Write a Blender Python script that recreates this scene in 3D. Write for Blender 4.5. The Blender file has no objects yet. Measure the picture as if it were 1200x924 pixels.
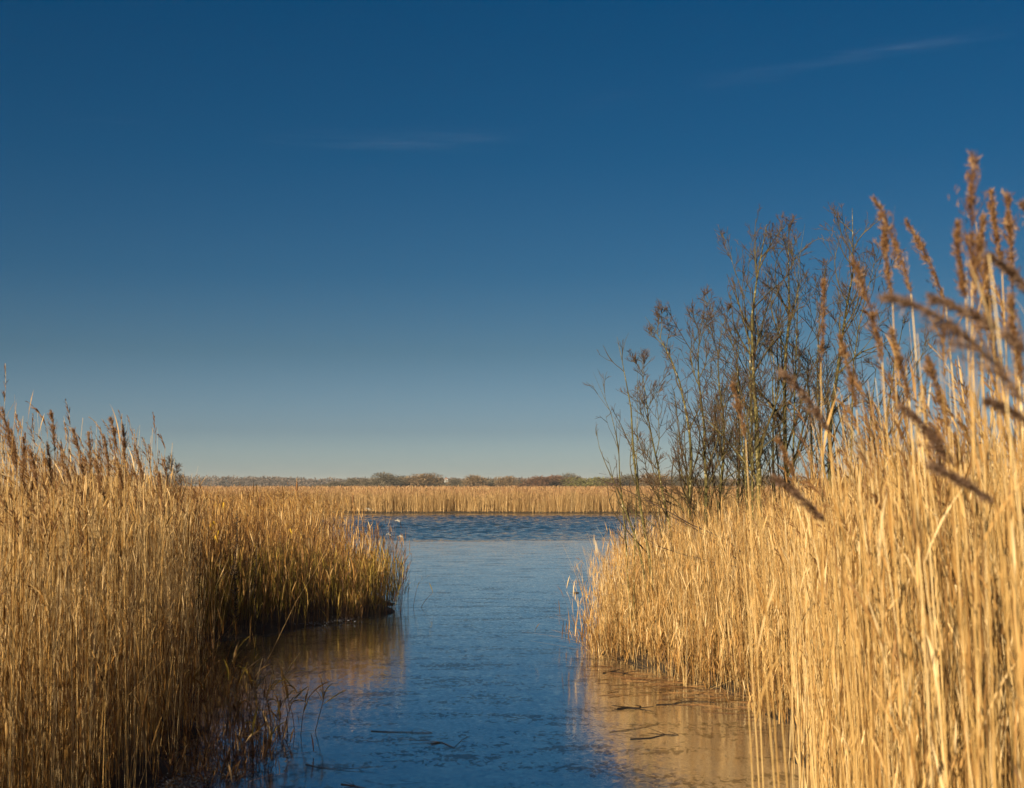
import bpy, math, random
import numpy as np
rng = np.random.default_rng(7)
random.seed(7)
C = bpy.context.scene
COL = C.collection
R = math.radians
PI = math.pi

# ------------------------------------------------------------------ camera
EYE = 2.2
FPX = 1667.0
PITCH = math.atan(106/1667)
def at(px, py, D):
    """point at distance D (world y) seen at photo pixel px,py"""
    a = (px-600)/FPX; b = (462-py)/FPX
    dy = math.cos(PITCH)-b*math.sin(PITCH); dz = math.sin(PITCH)+b*math.cos(PITCH)
    t = D/dy
    return np.array([a*t, D, EYE+dz*t])
def ground_at(px, py, z=0.0):
    a = (px-600)/FPX; b = (462-py)/FPX
    dy = math.cos(PITCH)-b*math.sin(PITCH); dz = math.sin(PITCH)+b*math.cos(PITCH)
    t = (z-EYE)/dz
    return np.array([a*t, dy*t, z])
cam_d = bpy.data.cameras.new('camera'); cam = bpy.data.objects.new('camera', cam_d); COL.objects.link(cam)
cam.location = (0, 0, EYE); cam.rotation_euler = (PI/2+PITCH, 0, 0)
cam_d.lens = 50; cam_d.sensor_width = 36; cam_d.clip_start = .05; cam_d.clip_end = 9000
cam_d.dof.use_dof = True; cam_d.dof.focus_distance = 20; cam_d.dof.aperture_fstop = 6.7
C.camera = cam

# ------------------------------------------------------------------ light
SUN_AZ = R(212)          # compass-like: 0 = +Y, clockwise
SUN_EL = R(18)
W = bpy.data.worlds.new('World'); C.world = W; W.use_nodes = True
nt = W.node_tree; nt.nodes.clear()
def N(tree, kind, **kw):
    n = tree.nodes.new(kind)
    for k, v in kw.items():
        if k[0] == '_': n.inputs[k[1:].replace('_', ' ')].default_value = v
        else: setattr(n, k, v)
    return n
L = lambda t, a, b: t.links.new(a, b)
sky = N(nt, 'ShaderNodeTexSky', sky_type='NISHITA', sun_disc=False, sun_elevation=SUN_EL, sun_rotation=SUN_AZ,
        altitude=0, air_density=0.6, dust_density=1.0, ozone_density=3.0)
# a polarised winter sky: darker and bluer with height
tc0 = N(nt, 'ShaderNodeTexCoord'); sp0 = N(nt, 'ShaderNodeSeparateXYZ'); L(nt, tc0.outputs['Generated'], sp0.inputs[0])
pol = N(nt, 'ShaderNodeValToRGB'); ee = pol.color_ramp.elements; mr0 = N(nt, 'ShaderNodeMapRange'); mr0.inputs[2].default_value = .5; L(nt, sp0.outputs[2], mr0.inputs[0]); L(nt, mr0.outputs[0], pol.inputs[0])
PS = [(.0, (1.2, 1.14, .98)), (.0096, (1.12, 1.06, .94)), (.037, (.66, .67, .64)), (.092, (.37, .475, .45)), (.147, (.18, .40, .44)), (.227, (.07, .365, .455)), (.328, (.022, .35, .475)), (.5, (.05, .20, .28))]
while len(ee) < len(PS): ee.new(.5)
for q, (p_, c_) in enumerate(PS): ee[q].position = p_*2; ee[q].color = (*c_, 1)
scl2 = N(nt, 'ShaderNodeVectorMath', operation='MULTIPLY'); L(nt, sky.outputs[0], scl2.inputs[0]); L(nt, pol.outputs[0], scl2.inputs[1])
# faint high cirrus
tc = N(nt, 'ShaderNodeTexCoord'); sep = N(nt, 'ShaderNodeSeparateXYZ'); L(nt, tc.outputs['Generated'], sep.inputs[0])
mp = N(nt, 'ShaderNodeMapping'); mp.inputs['Rotation'].default_value = (0, R(-6), 0); mp.inputs['Scale'].default_value = (3.2, 3.2, 42)
L(nt, tc.outputs['Generated'], mp.inputs[0])
no = N(nt, 'ShaderNodeTexNoise', _Scale=1.35, _Detail=6.0, _Roughness=.62, _Distortion=.35); L(nt, mp.outputs[0], no.inputs[0])
def mth(op, a, b=None, c=None):
    n = N(nt, 'ShaderNodeMath', operation=op)
    for q, v in enumerate((a, b, c)):
        if v is None: continue
        if isinstance(v, (int, float)): n.inputs[q].default_value = v
        else: L(nt, v, n.inputs[q])
    return n.outputs[0]
azm = mth('DIVIDE', sep.outputs[0], mth('MAXIMUM', sep.outputs[1], .01)); msum = None
for (a0, a1, z0, k, w_, st) in [(-.19, .02, .241, .03, .0075, 1.), (.12, .42, .262, .085, .007, 1.), (-.33, -.26, .247, .02, .005, .45), (.03, .1, .262, .03, .006, .35)]:
    up_ = mth('SUBTRACT', sep.outputs[2], mth('MULTIPLY_ADD', azm, k, z0)); wob_ = mth('MULTIPLY_ADD', no.outputs[0], .03, -.015)
    band = mth('POWER', mth('MAXIMUM', mth('SUBTRACT', 1., mth('DIVIDE', mth('ABSOLUTE', mth('ADD', up_, wob_)), w_)), 0.), 1.3)
    mid_ = (a0+a1)/2; half = (a1-a0)/2; end = mth('MAXIMUM', mth('SUBTRACT', 1., mth('POWER', mth('ABSOLUTE', mth('DIVIDE', mth('SUBTRACT', azm, mid_), half)), 2.)), 0.)
    front = mth('GREATER_THAN', sep.outputs[1], 0.); v = mth('MULTIPLY', mth('MULTIPLY', band, end), mth('MULTIPLY', front, st)); msum = v if msum is None else mth('ADD', msum, v)
n9 = N(nt, 'ShaderNodeTexNoise', _Scale=4.0, _Detail=7.0, _Roughness=.65); L(nt, mp.outputs[0], n9.inputs[0])
nm = N(nt, 'ShaderNodeMapRange'); nm.inputs[1].default_value = .38; nm.inputs[2].default_value = .72; L(nt, n9.outputs[0], nm.inputs[0])
m3 = N(nt, 'ShaderNodeMath', operation='MULTIPLY'); L(nt, mth('MULTIPLY', msum, nm.outputs[0]), m3.inputs[0]); m3.inputs[1].default_value = .17
mx = N(nt, 'ShaderNodeMix', data_type='RGBA'); L(nt, m3.outputs[0], mx.inputs[0]); L(nt, scl2.outputs[0], mx.inputs[6]); mx.inputs[7].default_value = (2.2, 2.8, 3.4, 1)
bg = N(nt, 'ShaderNodeBackground', _Strength=0.0515); L(nt, mx.outputs[2], bg.inputs[0])
ow = N(nt, 'ShaderNodeOutputWorld'); L(nt, bg.outputs[0], ow.inputs[0])

sd = bpy.data.lights.new('sun', 'SUN'); sd.energy = 5; sd.angle = R(.53); sd.color = (1, .80, .52)
so = bpy.data.objects.new('sun', sd); COL.objects.link(so)
to_sun = np.array([math.sin(SUN_AZ)*math.cos(SUN_EL), math.cos(SUN_AZ)*math.cos(SUN_EL), math.sin(SUN_EL)])
from mathutils import Vector
so.rotation_euler = Vector(to_sun).to_track_quat('Z', 'Y').to_euler()
so.location = (0, 0, 20)
C.view_settings.view_transform = 'Standard'; C.view_settings.look = 'None'
C.view_settings.exposure = 0.97; C.view_settings.gamma = 1

# ------------------------------------------------------------------ materials
def mat(name):
    m = bpy.data.materials.new(name); m.use_nodes = True; t = m.node_tree; t.nodes.clear()
    out = N(t, 'ShaderNodeOutputMaterial'); return m, t, out
def ramp(t, fac, stops):
    r = N(t, 'ShaderNodeValToRGB'); e = r.color_ramp.elements
    while len(e) < len(stops): e.new(.5)
    for i, (p, c) in enumerate(stops): e[i].position = p; e[i].color = (*c, 1)
    L(t, fac, r.inputs[0]); return r.outputs[0]
def plant(name, stops, trans=.3, rough=.6, patch=1.3, spec=.3, streak=.25):
    """dry plant tissue: colour picked per stem, mottled along it"""
    m, t, out = mat(name)
    a = N(t, 'ShaderNodeAttribute', attribute_name='rnd')
    g = N(t, 'ShaderNodeNewGeometry')
    n1 = N(t, 'ShaderNodeTexNoise', _Scale=patch, _Detail=3.0); L(t, g.outputs['Position'], n1.inputs[0])
    n2 = N(t, 'ShaderNodeTexNoise', _Scale=23.0, _Detail=3.0); L(t, g.outputs['Position'], n2.inputs[0])
    s1 = N(t, 'ShaderNodeMath', operation='MULTIPLY_ADD'); L(t, n1.outputs[0], s1.inputs[0]); s1.inputs[1].default_value = .5; L(t, a.outputs['Fac'], s1.inputs[2])
    s2 = N(t, 'ShaderNodeMath', operation='MULTIPLY_ADD'); L(t, n2.outputs[0], s2.inputs[0]); s2.inputs[1].default_value = streak*2; L(t, s1.outputs[0], s2.inputs[2])
    s3 = N(t, 'ShaderNodeMath', operation='SUBTRACT'); L(t, s2.outputs[0], s3.inputs[0]); s3.inputs[1].default_value = .25+streak
    c = ramp(t, s3.outputs[0], stops)
    b = N(t, 'ShaderNodeBsdfPrincipled', _Roughness=rough); b.inputs['Specular IOR Level'].default_value = spec
    L(t, c, b.inputs['Base Color'])
    if trans > 0:
        tr = N(t, 'ShaderNodeBsdfTranslucent'); L(t, c, tr.inputs[0])
        mxs = N(t, 'ShaderNodeMixShader'); mxs.inputs[0].default_value = trans
        L(t, b.outputs[0], mxs.inputs[1]); L(t, tr.outputs[0], mxs.inputs[2]); L(t, mxs.outputs[0], out.inputs[0])
    else: L(t, b.outputs[0], out.inputs[0])
    return m
M = {}
M['straw'] = plant('straw_stem', [(0, (.20, .105, .035)), (.3, (.42, .25, .08)), (.62, (.60, .40, .155)), (1, (.76, .58, .31))], .12, .45, spec=.45)
M['leaf'] = plant('straw_leaf', [(0, (.15, .075, .022)), (.35, (.42, .235, .075)), (.7, (.62, .40, .16)), (1, (.78, .60, .34))], .3)
M['plume'] = plant('reed_plume', [(0, (.11, .05, .02)), (.4, (.22, .11, .048)), (.75, (.36, .21, .10)), (1, (.52, .36, .21))], .45)
M['dark_plume'] = plant('dark_reed_plume', [(0, (.10, .05, .035)), (.5, (.20, .12, .08)), (1, (.36, .25, .18))], .35)
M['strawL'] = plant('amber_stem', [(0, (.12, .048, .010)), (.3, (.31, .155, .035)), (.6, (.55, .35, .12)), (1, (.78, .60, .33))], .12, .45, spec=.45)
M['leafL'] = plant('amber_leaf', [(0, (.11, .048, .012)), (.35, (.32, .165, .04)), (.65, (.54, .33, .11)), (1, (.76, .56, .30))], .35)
M['sedge'] = plant('sedge', [(0, (.12, .08, .02)), (.35, (.27, .21, .035)), (.7, (.46, .32, .06)), (1, (.60, .40, .15))], .3)
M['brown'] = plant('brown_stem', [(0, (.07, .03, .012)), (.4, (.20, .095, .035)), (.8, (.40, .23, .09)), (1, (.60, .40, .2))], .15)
M['farreed'] = plant('far_reed', [(0, (.26, .15, .055)), (.35, (.40, .25, .10)), (.7, (.55, .39, .19)), (1, (.66, .50, .29))], .3, patch=.3, streak=.15)
M['fartop'] = plant('far_plume', [(0, (.20, .10, .05)), (.5, (.30, .17, .08)), (1, (.42, .26, .13))], .3, patch=.12)
M['bark'] = plant('algae_bark', [(0, (.03, .026, .012)), (.4, (.07, .06, .02)), (.68, (.13, .11, .035)), (.82, (.26, .22, .12)), (1, (.5, .45, .35))], 0, .8, patch=7, streak=.9)
M['bark2'] = plant('branch_bark', [(0, (.025, .017, .012)), (.4, (.06, .045, .02)), (.7, (.11, .09, .032)), (1, (.20, .15, .08))], 0, .75, patch=4, streak=.4)
M['twig'] = plant('twig_bark', [(0, (.025, .012, .01)), (.4, (.06, .032, .022)), (.7, (.10, .06, .028)), (1, (.17, .11, .06))], 0, .6, patch=1.5)
M['dead'] = plant('dead_wood', [(0, (.015, .01, .008)), (.5, (.035, .022, .015)), (1, (.07, .045, .03))], 0, .8)
M['yellow'] = plant('yellow_leaf', [(0, (.50, .30, .02)), (1, (.75, .50, .05))], .3)
M['seed'] = plant('seed_fluff', [(0, (.55, .50, .42)), (1, (.8, .76, .68))], .4)
def crownmat(name, c0, c1, c2): return plant(name, [(0, c0), (.5, c1), (1, c2)], .2, .8, patch=.25)
M['far_grey'] = crownmat('grey_crown', (.085, .07, .05), (.13, .11, .075), (.19, .16, .11))
M['far_rust'] = crownmat('russet_crown', (.10, .05, .03), (.16, .08, .045), (.24, .13, .07))
M['far_tan'] = crownmat('tan_crown', (.13, .085, .045), (.21, .14, .075), (.30, .21, .12))
M['far_olive'] = crownmat('olive_crown', (.10, .10, .03), (.17, .165, .05), (.25, .23, .085))
M['far_wood'] = crownmat('wood_crown', (.07, .05, .045), (.11, .08, .065), (.15, .11, .085))

def simple(name, col, rough=.7, noise=.0, scale=8):
    m, t, out = mat(name); b = N(t, 'ShaderNodeBsdfPrincipled', _Roughness=rough)
    g = N(t, 'ShaderNodeNewGeometry'); n = N(t, 'ShaderNodeTexNoise', _Scale=float(scale), _Detail=5.0); L(t, g.outputs['Position'], n.inputs[0])
    c = ramp(t, n.outputs[0], [(.3, tuple(x*(1-noise) for x in col)), (.7, tuple(min(1, x*(1+noise)) for x in col))])
    L(t, c, b.inputs['Base Color']); L(t, b.outputs[0], out.inputs[0]); return m
M['mud'] = simple('wet_mud', (.035, .024, .014), .75, .5, 6)
M['frost'] = simple('frost_rime', (.20, .22, .26), .6, .25, 60)
M['wall'] = simple('white_render', (.32, .34, .36), .6, .05)
M['tile'] = simple('roof_tile', (.20, .10, .07), .7, .2)
M['glass'] = simple('dark_glass', (.03, .035, .04), .1)

# ice
def ice_mat():
    m, t, out = mat('thin_ice'); g = N(t, 'ShaderNodeNewGeometry')
    b = N(t, 'ShaderNodeBsdfPrincipled'); b.inputs['IOR'].default_value = 2.0
    def nz(scale, sx, sy, det=5., rot=0, dist=0.):
        mpn = N(t, 'ShaderNodeMapping'); mpn.inputs['Scale'].default_value = (sx, sy, 1); mpn.inputs['Rotation'].default_value = (0, 0, rot)
        L(t, g.outputs['Position'], mpn.inputs[0]); n = N(t, 'ShaderNodeTexNoise', _Scale=scale, _Detail=det, _Roughness=.6, _Distortion=dist); L(t, mpn.outputs[0], n.inputs[0]); return n.outputs[0]
    specks = nz(15., 1.0, .5, 10., .1, .9); patch = nz(.9, 1, 2.0, 4.)
    mul = N(t, 'ShaderNodeMath', operation='MULTIPLY'); L(t, specks, mul.inputs[0]); L(t, patch, mul.inputs[1])
    sp = N(t, 'ShaderNodeMapRange', interpolation_type='SMOOTHSTEP'); sp.inputs[1].default_value = .288; sp.inputs[2].default_value = .312; L(t, mul.outputs[0], sp.inputs[0])
    # fine cracks / frozen-in stems, drawn out across the channel
    mpn = N(t, 'ShaderNodeMapping'); mpn.inputs['Scale'].default_value = (.45, 1.5, 1); mpn.inputs['Rotation'].default_value = (0, 0, .1); L(t, g.outputs['Position'], mpn.inputs[0])
    wob = N(t, 'ShaderNodeTexNoise', _Scale=1.2, _Detail=4.0); L(t, mpn.outputs[0], wob.inputs[0])
    add = N(t, 'ShaderNodeVectorMath', operation='MULTIPLY_ADD'); L(t, wob.outputs[1], add.inputs[0]); add.inputs[1].default_value = (.9, .9, 0); L(t, mpn.outputs[0], add.inputs[2])
    vo = N(t, 'ShaderNodeTexVoronoi', feature='DISTANCE_TO_EDGE', _Scale=.8); L(t, add.outputs[0], vo.inputs[0])
    ck = N(t, 'ShaderNodeMapRange'); ck.inputs[1].default_value = .012; ck.inputs[2].default_value = .0; L(t, vo.outputs[0], ck.inputs[0])
    ckm = N(t, 'ShaderNodeMath', operation='MULTIPLY'); L(t, ck.outputs[0], ckm.inputs[0]); 
    pr = N(t, 'ShaderNodeMapRange'); pr.inputs[1].default_value = .5; pr.inputs[2].default_value = .6; L(t, nz(.55, 1, 1.6, 3.), pr.inputs[0]); L(t, pr.outputs[0], ckm.inputs[1])
    mk_ = N(t, 'ShaderNodeMath', operation='MAXIMUM'); L(t, sp.outputs[0], mk_.inputs[0]); L(t, ckm.outputs[0], mk_.inputs[1])
    sl = N(t, 'ShaderNodeMapRange'); sl.inputs[3].default_value = 1.0; sl.inputs[4].default_value = .2; L(t, mk_.outputs[0], sl.inputs[0]); L(t, sl.outputs[0], b.inputs['Specular IOR Level'])
    c = ramp(t, mk_.outputs[0], [(0, (.014, .045, .07)), (1, (.006, .008, .009))]); L(t, c, b.inputs['Base Color'])
    rr = N(t, 'ShaderNodeMapRange'); rr.inputs[1].default_value = .35; rr.inputs[2].default_value = .7; rr.inputs[3].default_value = .08; rr.inputs[4].default_value = .16; L(t, patch, rr.inputs[0]); L(t, rr.outputs[0], b.inputs['Roughness'])
    # slopes of the refrozen, slightly wavy surface, straight from noise vectors
    acc = None
    for scale, sx_, sy_, amp in ((1.7, 1, 1.3, .022), (8., 1, .8, .05), (26., 1, .6, .09)):
        mpn = N(t, 'ShaderNodeMapping'); mpn.inputs['Scale'].default_value = (sx_, sy_, 1); L(t, g.outputs['Position'], mpn.inputs[0])
        n = N(t, 'ShaderNodeTexNoise', _Scale=scale, _Detail=4.0, _Roughness=.6); L(t, mpn.outputs[0], n.inputs[0])
        q = N(t, 'ShaderNodeVectorMath', operation='SUBTRACT'); L(t, n.outputs[1], q.inputs[0]); q.inputs[1].default_value = (.5, .5, .5)
        w = N(t, 'ShaderNodeVectorMath', operation='MULTIPLY'); L(t, q.outputs[0], w.inputs[0]); w.inputs[1].default_value = (amp*.6, amp, 0)
        if acc is None: acc = w.outputs[0]
        else:
            a_ = N(t, 'ShaderNodeVectorMath', operation='ADD'); L(t, acc, a_.inputs[0]); L(t, w.outputs[0], a_.inputs[1]); acc = a_.outputs[0]
    a_ = N(t, 'ShaderNodeVectorMath', operation='ADD'); L(t, acc, a_.inputs[0]); L(t, g.outputs['Normal'], a_.inputs[1])
    nn = N(t, 'ShaderNodeVectorMath', operation='NORMALIZE'); L(t, a_.outputs[0], nn.inputs[0]); L(t, nn.outputs[0], b.inputs['Normal'])
    L(t, nn.outputs[0], b.inputs['Coat Normal']); b.inputs['Coat Roughness'].default_value = .09
    cw = N(t, 'ShaderNodeMapRange'); cw.inputs[3].default_value = 1; cw.inputs[4].default_value = 0; L(t, mk_.outputs[0], cw.inputs[0]); L(t, cw.outputs[0], b.inputs['Coat Weight'])
    L(t, b.outputs[0], out.inputs[0]); return m
def water_mat():
    m, t, out = mat('open_water'); g = N(t, 'ShaderNodeNewGeometry')
    b = N(t, 'ShaderNodeBsdfPrincipled', _Roughness=.06); b.inputs['Base Color'].default_value = (.003, .028, .042, 1); b.inputs['IOR'].default_value = 1.333
    def nz(scale, sx, sy, rot):
        mpn = N(t, 'ShaderNodeMapping'); mpn.inputs['Scale'].default_value = (sx, sy, 1); mpn.inputs['Rotation'].default_value = (0, 0, rot)
        L(t, g.outputs['Position'], mpn.inputs[0]); n = N(t, 'ShaderNodeTexNoise', _Scale=scale, _Detail=4.0, _Roughness=.55); L(t, mpn.outputs[0], n.inputs[0]); return n.outputs[0]
    # wave slopes straight from noise vectors, so far ripples keep their steepness
    def slope(scale, sy, amp, rot):
        mpn = N(t, 'ShaderNodeMapping'); mpn.inputs['Scale'].default_value = (1, sy, 1); mpn.inputs['Rotation'].default_value = (0, 0, rot)
        L(t, g.outputs['Position'], mpn.inputs[0]); n = N(t, 'ShaderNodeTexNoise', _Scale=scale, _Detail=3.0, _Roughness=.6); L(t, mpn.outputs[0], n.inputs[0])
        q = N(t, 'ShaderNodeVectorMath', operation='SUBTRACT'); L(t, n.outputs[1], q.inputs[0]); q.inputs[1].default_value = (.5, .5, .5)
        w = N(t, 'ShaderNodeVectorMath', operation='MULTIPLY'); L(t, q.outputs[0], w.inputs[0]); w.inputs[1].default_value = (amp, amp, 0); return w.outputs[0]
    a1 = N(t, 'ShaderNodeVectorMath', operation='ADD'); L(t, slope(4.2, 1.2, .35, .2), a1.inputs[0]); L(t, slope(9, 1.2, .3, -.3), a1.inputs[1])
    a2 = N(t, 'ShaderNodeVectorMath', operation='ADD'); L(t, a1.outputs[0], a2.inputs[0]); a2.inputs[1].default_value = (0, 0, 1)
    nn = N(t, 'ShaderNodeVectorMath', operation='NORMALIZE'); L(t, a2.outputs[0], nn.inputs[0])
    # add the ripple slopes to the modelled wave normal
    fl = N(t, 'ShaderNodeVectorMath', operation='SUBTRACT'); L(t, nn.outputs[0], fl.inputs[0]); fl.inputs[1].default_value = (0, 0, 1)
    ad = N(t, 'ShaderNodeVectorMath', operation='ADD'); L(t, g.outputs['Normal'], ad.inputs[0]); L(t, fl.outputs[0], ad.inputs[1])
    n3 = N(t, 'ShaderNodeVectorMath', operation='NORMALIZE'); L(t, ad.outputs[0], n3.inputs[0]); L(t, n3.outputs[0], b.inputs['Normal'])
    L(t, b.outputs[0], out.inputs[0]); return m
M['ice'] = ice_mat(); M['water'] = water_mat()

# ------------------------------------------------------------------ mesh batches
def nrm(v): return v/np.maximum(np.linalg.norm(v, axis=-1, keepdims=True), 1e-9)
class Batch:
    def __init__(s): s.V = []; s.F = []; s.A = []; s.MI = []; s.n = 0
    def add(s, V, F, A, mi=0):
        if len(V) == 0: return
        s.V.append(V); s.F.append(F+s.n); s.A.append(A); s.MI.append(np.full(len(F), mi, np.int32)); s.n += len(V)
    def tubes(s, P, r, rnd, sides=3, mi=0):
        """P [n,k,3] centre lines, r [n,k] radii, rnd [n]"""
        n, k, _ = P.shape
        T = np.gradient(P, axis=1); T = nrm(T)
        ref = np.tile(np.array([.31, .95, .05]), (n, k, 1)); bad = np.abs((T*ref).sum(-1)) > .9; ref[bad] = [.95, 0, .3]
        U = nrm(np.cross(T, ref)); Wv = np.cross(T, U)
        ang = np.arange(sides)*2*PI/sides
        V = P[:, :, None]+r[:, :, None, None]*(np.cos(ang)[None, None, :, None]*U[:, :, None]+np.sin(ang)[None, None, :, None]*Wv[:, :, None])
        idx = np.arange(n*k*sides).reshape(n, k, sides); nx = np.roll(idx, -1, 2)
        F = np.stack([idx[:, :-1], nx[:, :-1], nx[:, 1:], idx[:, 1:]], -1).reshape(-1, 4)
        s.add(V.reshape(-1, 3), F, np.repeat(rnd, k*sides), mi)
    def ribbons(s, P, Wd, rnd, mi=0):
        """P [n,k,3], Wd [n,k,3] half-width vectors"""
        n, k, _ = P.shape
        V = np.stack([P-Wd, P+Wd], 2); idx = np.arange(n*k*2).reshape(n, k, 2)
        F = np.stack([idx[:, :-1, 0], idx[:, :-1, 1], idx[:, 1:, 1], idx[:, 1:, 0]], -1).reshape(-1, 4)
        s.add(V.reshape(-1, 3), F, np.repeat(rnd, k*2), mi)
    def mesh(s, name, mats, smooth=True, origin=None):
        V = np.concatenate(s.V); F = np.concatenate(s.F); A = np.concatenate(s.A); MI = np.concatenate(s.MI)
        if origin is not None: V = V-np.array(origin)
        me = bpy.data.meshes.new(name); me.vertices.add(len(V)); me.vertices.foreach_set('co', V.astype(np.float32).ravel())
        me.loops.add(F.size); me.loops.foreach_set('vertex_index', F.astype(np.int32).ravel())
        me.polygons.add(len(F)); me.polygons.foreach_set('loop_start', np.arange(0, F.size, 4, dtype=np.int32))
        me.polygons.foreach_set('loop_total', np.full(len(F), 4, np.int32))
        me.polygons.foreach_set('material_index', MI); me.polygons.foreach_set('use_smooth', np.full(len(F), smooth))
        a = me.attributes.new('rnd', 'FLOAT', 'POINT'); a.data.foreach_set('value', A.astype(np.float32))
        for m in mats: me.materials.append(m)
        me.update(calc_edges=True); return me
    def build(s, name, mats, parent=None, smooth=True):
        """with a parent (an Empty placed at the foot) vertices are stored relative to it"""
        org = np.array(parent.location) if parent is not None else None
        if parent is not None and parent.parent is not None: org = org+np.array(parent.parent.location)
        if not isinstance(mats, (list, tuple)): mats = [mats]
        o = bpy.data.objects.new(name, s.mesh(name, mats, smooth, org)); COL.objects.link(o)
        if parent is not None: o.parent = parent
        return o
def tag(o, label=None, cat=None, group=None, kind=None):
    if label: o['label'] = label
    if cat: o['category'] = cat
    if group: o['group'] = group
    if kind: o['kind'] = kind
    return o
def empty(name, loc, label, cat, group=None):
    o = bpy.data.objects.new(name, None); COL.objects.link(o); o.location = [float(x) for x in loc]; o.empty_display_size = .2
    return tag(o, label, cat, group)

# ------------------------------------------------------------------ the lake shore (plan)
LAKE = np.array([(-2.55, 4.6), (-2.6, 6.5), (-2.65, 9), (-2.6, 11), (-2.8, 13), (-3.3, 15), (-4.0, 17), (-4.5, 19.0), (-4.2, 20.3), (-3.5, 21.4), (-2.9, 22.4), (-2.5, 23.6),
    (-2.05, 24.8), (-2.15, 26.2), (-3.0, 29), (-4.4, 38), (-6.6, 52), (-9.5, 70), (-13.6, 95), (-17, 110), (-8, 111.5), (2, 111), (12, 110.5), (20, 111), (30, 109),
    (34, 100), (24, 80), (16, 60), (8.5, 42), (4.6, 30), (2.6, 25), (1.6, 22), (1.25, 20.2), (1.13, 18.9), (1.33, 18.0), (1.8, 16.9), (2.2, 15.7), (2.5, 14.5), (2.55, 13), (2.05, 10), (1.0, 5), (.78, 3.6), (-.6, 3.3)])
def wob(x, y):
    s = np.sin
    return (x+.10*s(3.1*y+1.3*x)+.05*s(7.7*y+5.1*x+2)+.03*s(17*y+1), y+.10*s(2.7*x-1.1*y+.7)+.05*s(8.3*x+3.9*y)+.03*s(19*x+2))
def shore(x, y, wobble=True):
    """signed distance to the shore line: positive on land, negative in the lake"""
    x = np.asarray(x, float).ravel(); y = np.asarray(y, float).ravel()
    if wobble: x, y = wob(x, y)
    A = LAKE; B = np.roll(LAKE, -1, 0); d = np.full(x.shape, 1e9); ins = np.zeros(x.shape, bool)
    for (ax, ay), (bx, by) in zip(A, B):
        ex, ey = bx-ax, by-ay; t = np.clip(((x-ax)*ex+(y-ay)*ey)/(ex*ex+ey*ey), 0, 1)
        d = np.minimum(d, np.hypot(x-ax-t*ex, y-ay-t*ey))
        c = ((ay > y) != (by > y)); xi = ax+(y-ay)*ex/np.where(abs(ey) < 1e-9, 1e-9, ey); ins ^= c & (x < xi)
    return np.where(ins, -d, d)
def gz(x, y, d=None):
    if d is None: d = shore(x, y)
    x = np.asarray(x, float).ravel(); y = np.asarray(y, float).ravel()
    bump = .02*np.sin(5*x+2*y)+.02*np.sin(3*y-4*x)+.012*np.sin(13*x+11*y)
    return np.where(d > 0, np.minimum(.10, d*.35-.01)+bump*np.clip(d*3, 0, 1), np.maximum(-.7, d*.5-.01))
def lines(*segs):
    o = []
    for a, b, n in segs: o.append(np.linspace(a, b, n, endpoint=False))
    return np.concatenate(o)
gx = lines((-2400, -300, 8), (-300, -40, 14), (-40, -9, 32), (-9, 6, 110), (6, 40, 40), (40, 300, 14), (300, 2401, 8))
gy = lines((-300, -6, 8), (-6, 2, 16), (2, 30, 190), (30, 105, 60), (105, 120, 24), (120, 300, 14), (300, 2401, 12))
GX, GY = np.meshgrid(gx, gy); GZ = gz(GX, GY).reshape(GX.shape)
b = Batch(); V = np.stack([GX, GY, GZ], -1).reshape(-1, 3); idx = np.arange(len(V)).reshape(GX.shape)
F = np.stack([idx[:-1, :-1], idx[:-1, 1:], idx[1:, 1:], idx[1:, :-1]], -1).reshape(-1, 4)
b.add(V, F, np.zeros(len(V))); tag(b.build('ground', M['mud']), kind='structure')
# water under everything, ice on the near half of the channel
def sheet(name, xs, ys, z, m, kind='structure'):
    X, Y = np.meshgrid(xs, ys); bb = Batch(); V = np.stack([X, Y, np.full(X.shape, z)], -1).reshape(-1, 3); i = np.arange(len(V)).reshape(X.shape)
    bb.add(V, np.stack([i[:-1, :-1], i[:-1, 1:], i[1:, 1:], i[1:, :-1]], -1).reshape(-1, 4), np.zeros(len(V)))
    return tag(bb.build(name, m), kind=kind)
wx = np.concatenate([np.linspace(-24, -19, 5), np.arange(-18.5, 18.5, .085), np.linspace(19, 38, 10)]); wy = np.concatenate([np.linspace(2, 52, 12), np.arange(54.5, 112, .085), np.linspace(113.5, 118, 3)])
wr = np.random.default_rng(5); X, Y = np.meshgrid(wx, wy); Zw = np.zeros(X.shape); sx = np.zeros(X.shape)
for _ in range(34):
    lam = wr.uniform(.38, 1.3); th = wr.normal(-1.1, .9); k = 2*PI/lam; Zw += .0038*lam**1.0*np.sin(k*(X*math.cos(th)+Y*math.sin(th))+wr.uniform(0, 6.3))
Zw = Zw*np.clip((Y-56.5)/4, 0, 1)*np.clip((112-Y)/6+.25, 0, 1)*(.75+.35*np.sin(X*.13+Y*.11)*np.sin(Y*.17+1))-.03*np.clip((Y-54)/3, 0, 1)-.012
bw_ = Batch(); i = np.arange(X.size).reshape(X.shape); bw_.add(np.stack([X, Y, Zw], -1).reshape(-1, 3), np.stack([i[:-1, :-1], i[:-1, 1:], i[1:, 1:], i[1:, :-1]], -1).reshape(-1, 4), np.zeros(X.size))
tag(bw_.build('water', M['water']), kind='structure')
bb = Batch()
ex = np.linspace(-16, 26, 180); far = 55.5+.5*np.sin(ex*.7)+.25*np.sin(ex*2.3+1)+.1*np.sin(ex*6.1)
ys = np.linspace(0, 1, 12); X = np.tile(ex, (12, 1)); Y = 2+ys[:, None]*(far-2)[None]; V = np.stack([X, Y, np.zeros(X.shape)], -1).reshape(-1, 3)
V2 = np.stack([ex, far+.01, np.full(ex.shape, -.03)], -1)
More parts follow.
